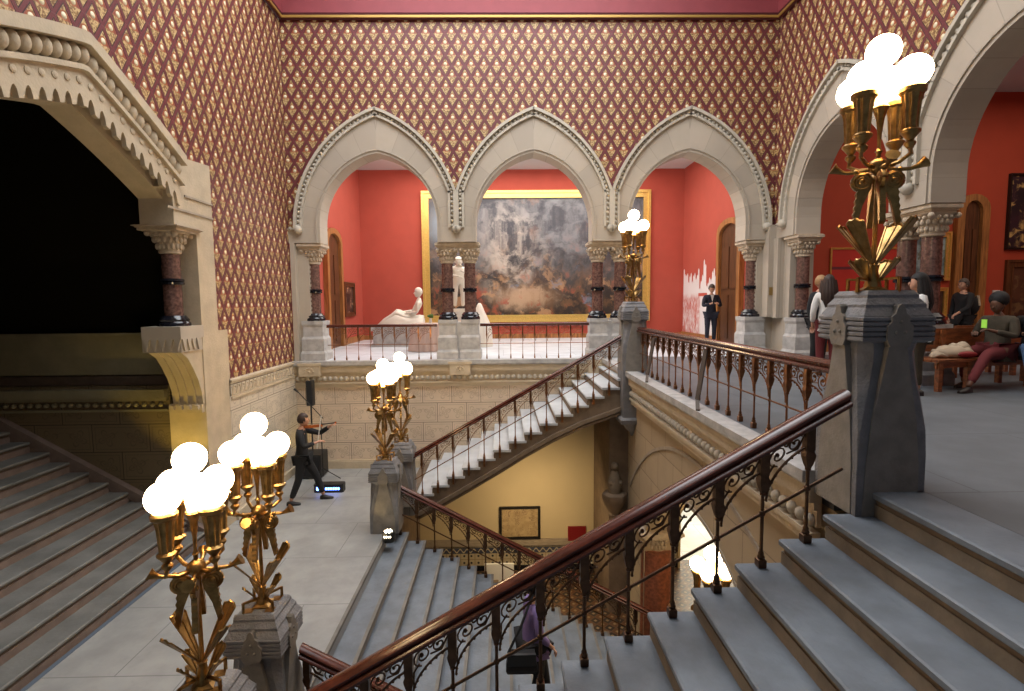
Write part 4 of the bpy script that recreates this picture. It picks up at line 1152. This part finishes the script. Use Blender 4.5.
    if hair=='afro': hb.v=[(x*1.28,(y-.035)*1.12,z*.98+.05) for x,y,z in hb.v]
    if hair=='long':
        for k in range(9):
            a=PI+PI*(k/8); r=.088
            hb.tube([(r*math.cos(a),r*math.sin(a)*.9-.01,.04),(r*1.15*math.cos(a),r*1.15*math.sin(a)-.02,-.12),(r*1.2*math.cos(a),r*1.1*math.sin(a)-.04,-.28),(r*.8*math.cos(a),r*math.sin(a)*.8-.05,-.42)],[.035,.045,.045,.015],7)
    if hair=='bun': hb.sphere((0,-.12,.06),.05,10,8)
    hb.v=[tuple(m@Vector(p)) for p in hb.v]
    hb.build('hair',hairm,t,60)
    return t
def stand(h=1.72,**k):
    s=h/1.72
    J=dict(pel=(0,0,.93),chest=(0,0,1.30),neck=(0,.0,1.47),head=(0,.02,1.61),shL=(-.17,0,1.40),shR=(.17,0,1.40),elL=(-.23,-.02,1.12),elR=(.23,-.02,1.12),haL=(-.22,.06,.88),haR=(.22,.06,.88),
      hipL=(-.09,0,.88),hipR=(.09,0,.88),knL=(-.10,.01,.49),knR=(.10,.01,.49),anL=(-.10,-.02,.078),anR=(.10,-.02,.078))
    J.update(k); return {n:(tuple(c*s for c in v) if not n.startswith(('toe','curl')) else v) for n,v in J.items()}
# man in suit looking at phone
human('man in a dark suit looking at his phone beside the oak door',(6.07,15.10,0),R(180),stand(1.76,elL=(-.25,.05,1.13),elR=(.25,.05,1.13),haL=(-.09,.24,1.20),haR=(.09,.24,1.20)),1,hairm='hair_g',top='navy',bot='navy',headpitch=-.4)
ps=human.__name__
tag(MB().box(5.985,6.055,14.76,14.77,1.20,1.33).build('phone','plastic'),'phone held by the man in a suit','phone')
tag(MB().prism([(-.05,1.47),(.05,1.47),(.0,1.28)],0,.01,lambda s,z,d:(6.02+s,14.90-d,z)).build('scarf','whitec'),'white shirt front of the man in a suit','shirt')
# violinist: faces +x
vt=human('violinist in black clothes standing on the landing by the back corner',(-3.92,9.95,ZL),R(-82),stand(1.74,head=(0,.05,1.61),
   elL=(-.20,.30,1.30),haL=(-.06,.52,1.46),elR=(.30,.10,1.16),haR=(.20,.32,1.22),hipL=(-.09,0,.88),knL=(-.11,.22,.48),anL=(-.12,.34,.078),knR=(.12,-.06,.48),anR=(.12,-.22,.078)),1,hairm='hair_b',headyaw=.3)
v=thing('violin','orange brown violin tucked under the violinist\'s chin','violin',(-3.70,9.985,ZL+1.50),R(-70))
b=MB(); q=[]
for i in range(28):
    a=2*PI*i/28; r=.095*(1-.28*math.exp(-((math.sin(a))/.35)**2) if abs(math.cos(a))<2 else 1); q.append((.62*r*math.cos(a)*(1 if math.sin(a)<0 else .85),.175*math.sin(a)))
b.prism(q,-.02,.02,XY); b.build('violin_body','violinw',v)
MB().bar((0,.15,.02),(0,.40,.035),.02,.016).build('neck','blackframe',v); MB().sphere((0,.41,.035),.022,8,6).build('scroll','violinw',v,50)
MB().box(-.025,.025,-.03,-.02,.02,.05).build('bridge','tan',v)
bw=MB(); bw.tube([(-3.60,9.85,ZL+1.10),(-3.52,9.92,ZL+1.72)],.006,6); bw.tube([(-3.585,9.84,ZL+1.10),(-3.505,9.91,ZL+1.72)],.003,4)
tag(bw.build('violin_bow','paper'),'thin violin bow held upright by the violinist','bow')
# purple jacket person on central stairs
zs=ZL-RC*8
pp_=human('person in a lilac jacket walking down the central stairs, seen between balusters',(.34,6.25,zs),R(-75),stand(1.66,elR=(.25,.0,1.12),haR=(.24,.16,.94),knL=(-.1,.16,.50),anL=(-.1,.25,-.082),knR=(.1,.04,.47),anR=(.1,-.06,.078)),1,hairm='hair_k',top='purple',bot='cloth_k',build_=1.2)
t=thing('shoulder_bag','black shoulder bag hanging on the person in the lilac jacket','bag',(.20,5.95,zs+.72))
b=MB(); b.loft([[(-.19,-.05,-.04),(.15,-.05,-.04),(.15,.04,-.04),(-.19,.04,-.04)],[(-.21,-.08,.02),(.17,-.08,.02),(.17,.06,.02),(-.21,.06,.02)],[(-.18,-.05,.22),(.14,-.05,.22),(.14,.04,.22),(-.18,.04,.22)]]); b.build('bag_body','cloth_k',t); MB().box(-.19,.15,-.082,-.045,.08,.225).build('flap','plastic',t)
MB().tube([(-.18,0,.2),(-.02,.06,.50),(.12,.20,.78),(.22,.33,.84),(.32,.40,.74)],.016,6).build('strap','cloth_k',t,40)
# woman long hair, behind near pedestal
human('woman with long brown hair turned away beside the right arcade column',(5.58,8.85,0),R(-20),stand(1.70,elR=(.22,.1,1.13),haR=(.1,.25,1.2)),1,hair='long',hairm='hair_b',top='whitec',bot='maroon')
human('person with light brown hair standing close behind the long haired woman',(5.80,9.45,0),R(200),stand(1.72),1,hair='short',hairm='blonde',top='cloth_k',bot='cloth_k')
human('woman in a white top by the paired columns, half hidden by the pedestal',(5.62,6.95,0),R(60),stand(1.62),1,hair='long',hairm='hair_k',top='whitec',bot='green')
human('person in dark clothes walking past the oak door of the side gallery',(9.85,11.0,0),R(98),stand(1.70,elL=(-.22,.12,1.12),haL=(-.15,.30,1.0)),1,hair='short',hairm='hair_g',top='cloth_k',bot='cloth_k')
t=thing('backpack','grey pack worn by the person walking past the oak door','bag',(10.07,11.03,1.15))
b=MB(); b.sphere((0,0,0),.17,12,8,.9,.7,1.25); b.build('pack','cloth_k',t,60); MB().tube([(-.05,-.1,.18),(-.1,-.26,.2),(-.1,-.3,0)],.02,6).build('strap','tan',t,40)
def sit(**k):
    J=dict(pel=(0,0,.55),chest=(0,-.03,.90),neck=(0,.0,1.07),head=(0,.04,1.20),shL=(-.18,-.02,1.00),shR=(.18,-.02,1.00),elL=(-.24,.06,.76),elR=(.24,.06,.76),haL=(-.10,.30,.84),haR=(.12,.28,.80),
      hipL=(-.10,.02,.53),hipR=(.10,.02,.53),knL=(-.12,.44,.52),knR=(.12,.44,.52),anL=(-.12,.48,.078),anR=(.12,.48,.078)); J.update(k); return J
# seated woman
human('woman with afro hair in an olive jacket and maroon trousers seated on the bench',(7.18,7.42,0),R(108),sit(knL=(-.12,.44,.50),anL=(-.16,.86,.078),knR=(.14,.42,.52),anR=(.16,.40,.078)),1,hair='afro',hairm='hair_k',skinm='skin_d',top='green',bot='maroon',headpitch=-.3,build_=1.12)
tag(MB().box(6.84,6.85,7.24,7.32,.88,1.0).build('phone','phone'),'bright green phone in the seated woman\'s hands','phone')
human('seated person in blue jeans and blue shoes cut off at the right frame edge',(7.62,7.30,0),R(140),sit(knL=(-.14,.44,.50),anL=(-.14,.60,.12),knR=(.12,.44,.62),anR=(.10,.78,.26)),1,hair='short',top='cloth_k',bot='jeans',shoem='blueshoe')
# benches
def bench(label,loc,rz,L=2.2):
    t=thing('wooden_bench',label,'bench',loc,rz)
    b=MB()
    for k in range(4): b.box(-L/2,L/2,-.22+.11*k,-.12+.11*k,.41,.45)
    b.build('seat','benchw',t)
    b=MB(); b.box(-L/2,L/2,.21,.24,.52,.84); b.box(-L/2,L/2,.205,.245,.80,.86); b.build('backrest','benchw',t)
    for x in (-L/2+.06,-L/4,L/4,L/2-.06):
        for y in (-.18,.20): MB().box(x-.035,x+.035,y-.03,y+.03,0,.41 if y<0 else .84).build('leg','benchw',t)
    MB().box(-L/2,L/2,-.19,-.16,.33,.41).build('apron','benchw',t)
    return t
bench('wooden bench carrying the two seated visitors at the right edge',(7.12,7.52,0),R(12),2.3)
bench('wooden bench standing behind the seated woman, its back showing',(8.15,8.7,0),R(190),1.7)
t=thing('coat','beige coat with red lining bundled on the bench beside the seated woman','coat',(6.50,7.38,.45))
b=MB(); b.sphere((0,0,.07),.2,14,8,1.5,.8,.5); b.sphere((.15,.05,.13),.12,10,8,1.3,.9,.7); b.sphere((-.22,-.04,.04),.12,10,8,1.2,.8,.4)
for i,v_ in enumerate(b.v): b.v[i]=(v_[0],v_[1],max(0.002,v_[2]+.02*math.sin(v_[0]*40)))
b.build('coat_cloth','tan',t,60); b=MB(); b.sphere((.08,-.16,.06),.09,10,6,1.6,.5,.5); b.build('lining','redsign',t,60)

# ------------------------------------------------------------------ statues, table
rc=human('white marble statue of a reclining draped figure on a grey base',(-3.05,16.2,.60),R(-88),dict(
   pel=(0,-.12,.24),chest=(0,-.30,.52),neck=(0,-.34,.69),head=(0,-.30,.86),shL=(-.16,-.33,.62),shR=(.16,-.33,.62),elL=(-.2,-.30,.36),elR=(.24,-.14,.40),haL=(-.12,-.06,.34),haR=(.14,.08,.38),
   hipL=(-.1,-.06,.20),hipR=(.1,-.06,.20),knL=(-.12,.26,.36),knR=(.1,.24,.42),anL=(-.12,.62,.06),anR=(.1,.64,.08)),0,skinm='marble',hairm='marble',name='marble_statue',stat=True,scale=1.2,hair='short')
rc.rotation_euler=(0,0,R(90)); rc.location=(-2.98,16.2,.60)
for ch in rc.children: pass
b=MB(); 
# drapery over legs and couch
rings=[]
for (y,w,h) in ((-.44,.16,.26),(-.32,.24,.30),(-.12,.26,.26),(.05,.26,.34),(.24,.25,.43),(.40,.23,.33),(.60,.20,.20),(.74,.13,.06)):
    rings.append([(w*math.cos(PI*i/14)*(1+.05*math.sin(i*2.4)),y+.02*math.sin(i*3),max(0,h*math.sin(PI*i/14)*(1+.10*math.sin(i*2.9+y*5)))) for i in range(15)])
b.loft(rings); b.build('drapery','marble',rc,70)
t=thing('statue_plinth','low grey marble plinth under the reclining statue','plinth',(-3.15,16.2,0))
b=MB(); b.box(-.90,.95,-.42,.42,0,.08); b.box(-.80,.85,-.36,.36,.08,.48); b.box(-.85,.92,-.4,.4,.48,.60); b.build('block','plinth',t)
t=thing('draped_table','round table under a floor length pink cloth before the reclining statue','table',(-2.08,14.4,0))
b=MB(); n=96; rings=[]
for (r,z,a) in ((.02,.76,0),(.43,.76,0),(.46,.745,.0),(.465,.70,.02),(.48,.35,.05),(.52,.01,.09)):
    rings.append([(r*(1+a*math.cos(16*2*PI*i/n))*math.cos(2*PI*i/n),r*(1+a*math.cos(16*2*PI*i/n))*math.sin(2*PI*i/n),z) for i in range(n)])
b.loft(rings); b.build('tablecloth','linen',t,60)
b=MB(); b.lathe([(.3,0.0),(.03,.05),(.03,.73)],n=12); b.build('stand','oakd',t,40)
t=thing('flower_vase','small vase with green leaves standing on the draped table','vase',(-1.98,14.25,.76))
MB().lathe([(.03,0),(.045,.05),(.03,.12),(.035,.14)],n=12).build('vase','paper',t,40)
b=MB()
for k in range(9): b.sphere((.05*math.cos(k*2.4),.05*math.sin(k*2.4),.18+.02*(k%3)),.035,6,5)
b.build('leaves','leafg',t,50)
t=human('white marble nude figure seen between the left pair of columns',(-1.27,15.2,1.15),R(200),stand(1.45,elL=(-.24,.10,1.15),haL=(-.05,.20,1.25),elR=(.24,.05,1.15),haR=(.08,.2,1.1),knL=(-.08,.08,.49)),0,skinm='marble',hairm='marble',name='marble_statue',stat=True,hair='bun'); t.scale=(1.4,1.4,1.0); t.location.z=1.145
t=thing('statue_plinth','tall pale plinth carrying the nude marble figure','plinth',(-1.27,15.2,0))
b=MB(); b.sq([(.34,0),(.34,.1),(.28,.14),(.27,1.02),(.31,1.06),(.31,1.14),(.05,1.145)]); b.build('block','marble',t)
t=thing('marble_drapery','white marble folds to the right of the paired columns','statue',(-.70,15.6,.0))
b=MB(); b.lathe([(.36,0),(.34,.5),(.31,.62),(.27,.75),(.2,.92),(.12,1.1),(.07,1.24),(.03,1.3)],n=28,flute=.08,fl_n=7); b.build('folds','marble',t,60)

# ------------------------------------------------------------------ music gear
t=thing('pa_speaker','slim black loudspeaker column on a pole in the back left corner','speaker',(-4.33,11.60,ZL))
b=MB(); b.box(-.075,.075,-.08,.08,1.60,2.16,.015); b.build('cabinet','plastic',t); MB().lathe([(.018,.5),(.018,1.62)],n=10).build('pole','plastic',t,40); MB().box(-.06,.06,-.085,-.08,1.63,2.13).build('grille','cloth_k',t)
t=thing('subwoofer','black subwoofer box on the floor under the speaker pole','speaker',(-4.30,11.55,ZL))
MB().box(-.24,.24,-.25,.25,.03,.54,.02).build('cabinet','plastic',t); MB().box(-.21,.21,-.258,-.25,.07,.50).build('grille','cloth_k',t)
for x in(-.18,.18): MB().lathe([(.03,0),(.03,.03)],(x,-.18,0),8).build('foot','plastic',t)
t=thing('microphone_stand','thin microphone stand with a boom arm beside the violinist','stand',(-3.98,11.2,ZL))
MB().tube([(0,0,.1),(0,0,1.45)],.012,8).build('pole','plastic',t,40); MB().tube([(.05,0,1.38),(-.42,-.1,1.98)],.010,8).build('boom','plastic',t,40); MB().tube([(-.42,-.1,1.98),(-.50,-.12,2.06)],[.016,.028],8).build('microphone','plastic',t,40)
for k in range(3):
    a=k*2*PI/3+.3; MB().tube([(0,0,.28),(.36*math.cos(a),.36*math.sin(a),.01)],.009,6).build('leg','plastic',t,40)
t=thing('led_light_bar','black stage unit with blue glowing display by the violinist\'s feet','light',(-3.62,10.55,ZL))
MB().box(-.30,.30,-.10,.10,.0,.17,.03).build('casing','plastic',t)
b=MB(); 
for k in range(6): b.box(-.06+.05*k,-.022+.05*k,-.108,-.10,.06,.11)
b.box(-.24,-.20,-.108,-.10,.05,.12); b.build('display','led',t)
t=thing('uplight_can','small black floor uplight with white LEDs on the top step','light',(-1.90,8.22,ZL))
b=MB(); b.lathe([(.09,0),(.10,.02),(.10,.16),(.085,.17)],n=16); b.build('casing','plastic',t,40)
b=MB()
for k in range(6): b.sphere((.05*math.cos(k*PI/3),.05*math.sin(k*PI/3)-.02,.172),.018,8,4)
for k in range(4): b.sphere((-.045+.03*k,-.10,.11),.013,6,4)
b.build('leds','ledw',t)
# lower wall pictures
painting('framed_print','black framed architectural engraving on the cream lobby wall',lambda s,z,d:(s,D-.02-d,z),-.14,.84,-4.34,-3.54,.06,'blackframe','art_e',.05,cat='print')
b=MB(); b.box(1.50,1.93,D-.06,D-.02,-4.95,-4.05); tag(b.build('red_sign','redsign'),'dark red sign on the cream lobby wall behind the handrail','sign')
t=thing('leaflet_stand','white stand of leaflets in the lobby below the engraving','stand',(-.14,11.0,ZB-.45)); b=MB(); b.box(-.32,.32,-.03,.03,.2,1.15); b.build('panel','paper',t); MB().box(-.2,-.02,-.045,-.03,.55,.80).build('poster','tan',t); MB().box(-.34,.34,-.15,.15,0,.05).build('foot','plastic',t); MB().box(-.04,.04,-.03,.03,.04,.22).build('post','plastic',t)

# ------------------------------------------------------------------ lights
def area(name,loc,rot,sx,sy,power,colr,spread=None):
    l=bpy.data.lights.new(name,'AREA'); l.shape='RECTANGLE'; l.size=sx; l.size_y=sy; l.energy=power; l.color=colr
    if spread: l.spread=spread
    o=bpy.data.objects.new(name,l); col.objects.link(o); o.location=loc; o.rotation_euler=rot; return o
def spot(name,loc,target,power,colr,ang=60,blend=.6,rad=.05):
    l=bpy.data.lights.new(name,'SPOT'); l.energy=power; l.color=colr; l.spot_size=R(ang); l.spot_blend=blend; l.shadow_soft_size=rad
    o=bpy.data.objects.new(name,l); col.objects.link(o); o.location=loc; d=Vector(target)-Vector(loc); o.rotation_euler=d.to_track_quat('-Z','Y').to_euler(); return o
area('skylight',(-.6,8.4,9.6),(0,0,0),7,5.5,600,(.93,.965,1))
area('gallery_ceiling_fill',(.7,12.95,5.45),(R(140),0,0),9,.3,150,(1,.97,.93))  # unseen fill added to brighten the gallery ceiling
area('gallery_back_light',(.7,16.0,5.95),(0,0,0),9,4.5,640,(1,.94,.87))
area('gallery_side_light',(10.8,7,6.1),(0,0,0),6,9,260,(1,.86,.72))
area('lobby_light',(.6,10.2,-2.6),(R(35),0,0),.8,.8,40,(1,.74,.42))
area('lobby_day',(7.0,14.8,-1.4),(R(-50),0,0),3,1.5,160,(1,.88,.68))
area('vestibule_light',(5.6,7,-.75),(0,0,0),3,4,90,(1,.80,.55))
spot('uplight_yellow',(XL-.30,YA+1.0,ZL+.9),(XL-.3,YA+1.65,.4),60,(1,.68,.08),85)
spot('uplight_corner',(-4.55,11.75,ZL+.1),(-4.75,12.0,-.6),26,(1,.72,.12),50)
spot('uplight_pedestal',(-1.98,8.08,ZL+.05),(-2.0,8.5,ZL+.9),11,(1,.74,.36),70)
w=bpy.data.worlds.new('w'); sc.world=w; w.use_nodes=True; w.node_tree.nodes['Background'].inputs[0].default_value=(.75,.85,1,1); w.node_tree.nodes['Background'].inputs[1].default_value=.12

for o in bpy.data.objects:
    if o.parent is None and 'category' in o and 'group' not in o:
        g={'lamp':'brass candelabra lamps on stone pedestals','pedestal':'carved stone pedestals of the stair hall','painting':'framed paintings in the galleries','bench':'wooden benches by the right arcade','spotlight':'white ceiling spotlights in the back gallery','staircase':'stone stair flights','balustrade':'railed balustrades of stairs and galleries','column':'granite columns with carved capitals'}.get(o['category'])
        if g: o['group']=g
# ------------------------------------------------------------------ camera
cam=bpy.data.cameras.new('cam'); cam.sensor_width=36; cam.lens=520/1024*36; cam.clip_start=.05
co=bpy.data.objects.new('cam',cam); col.objects.link(co); sc.camera=co
yaw,pit,rol=.0168,.082,.0094
base=Matrix.Rotation(-yaw,3,'Z')@Matrix.Rotation(PI/2-pit,3,'X')@Matrix.Rotation(-rol,3,'Z')
co.matrix_world=Matrix.Translation((0,0,1.30))@base.to_4x4()
vs=sc.view_settings; vs.view_transform='Standard'; vs.look='None'; vs.gamma=1; vs.use_curve_mapping=False; vs.exposure=0
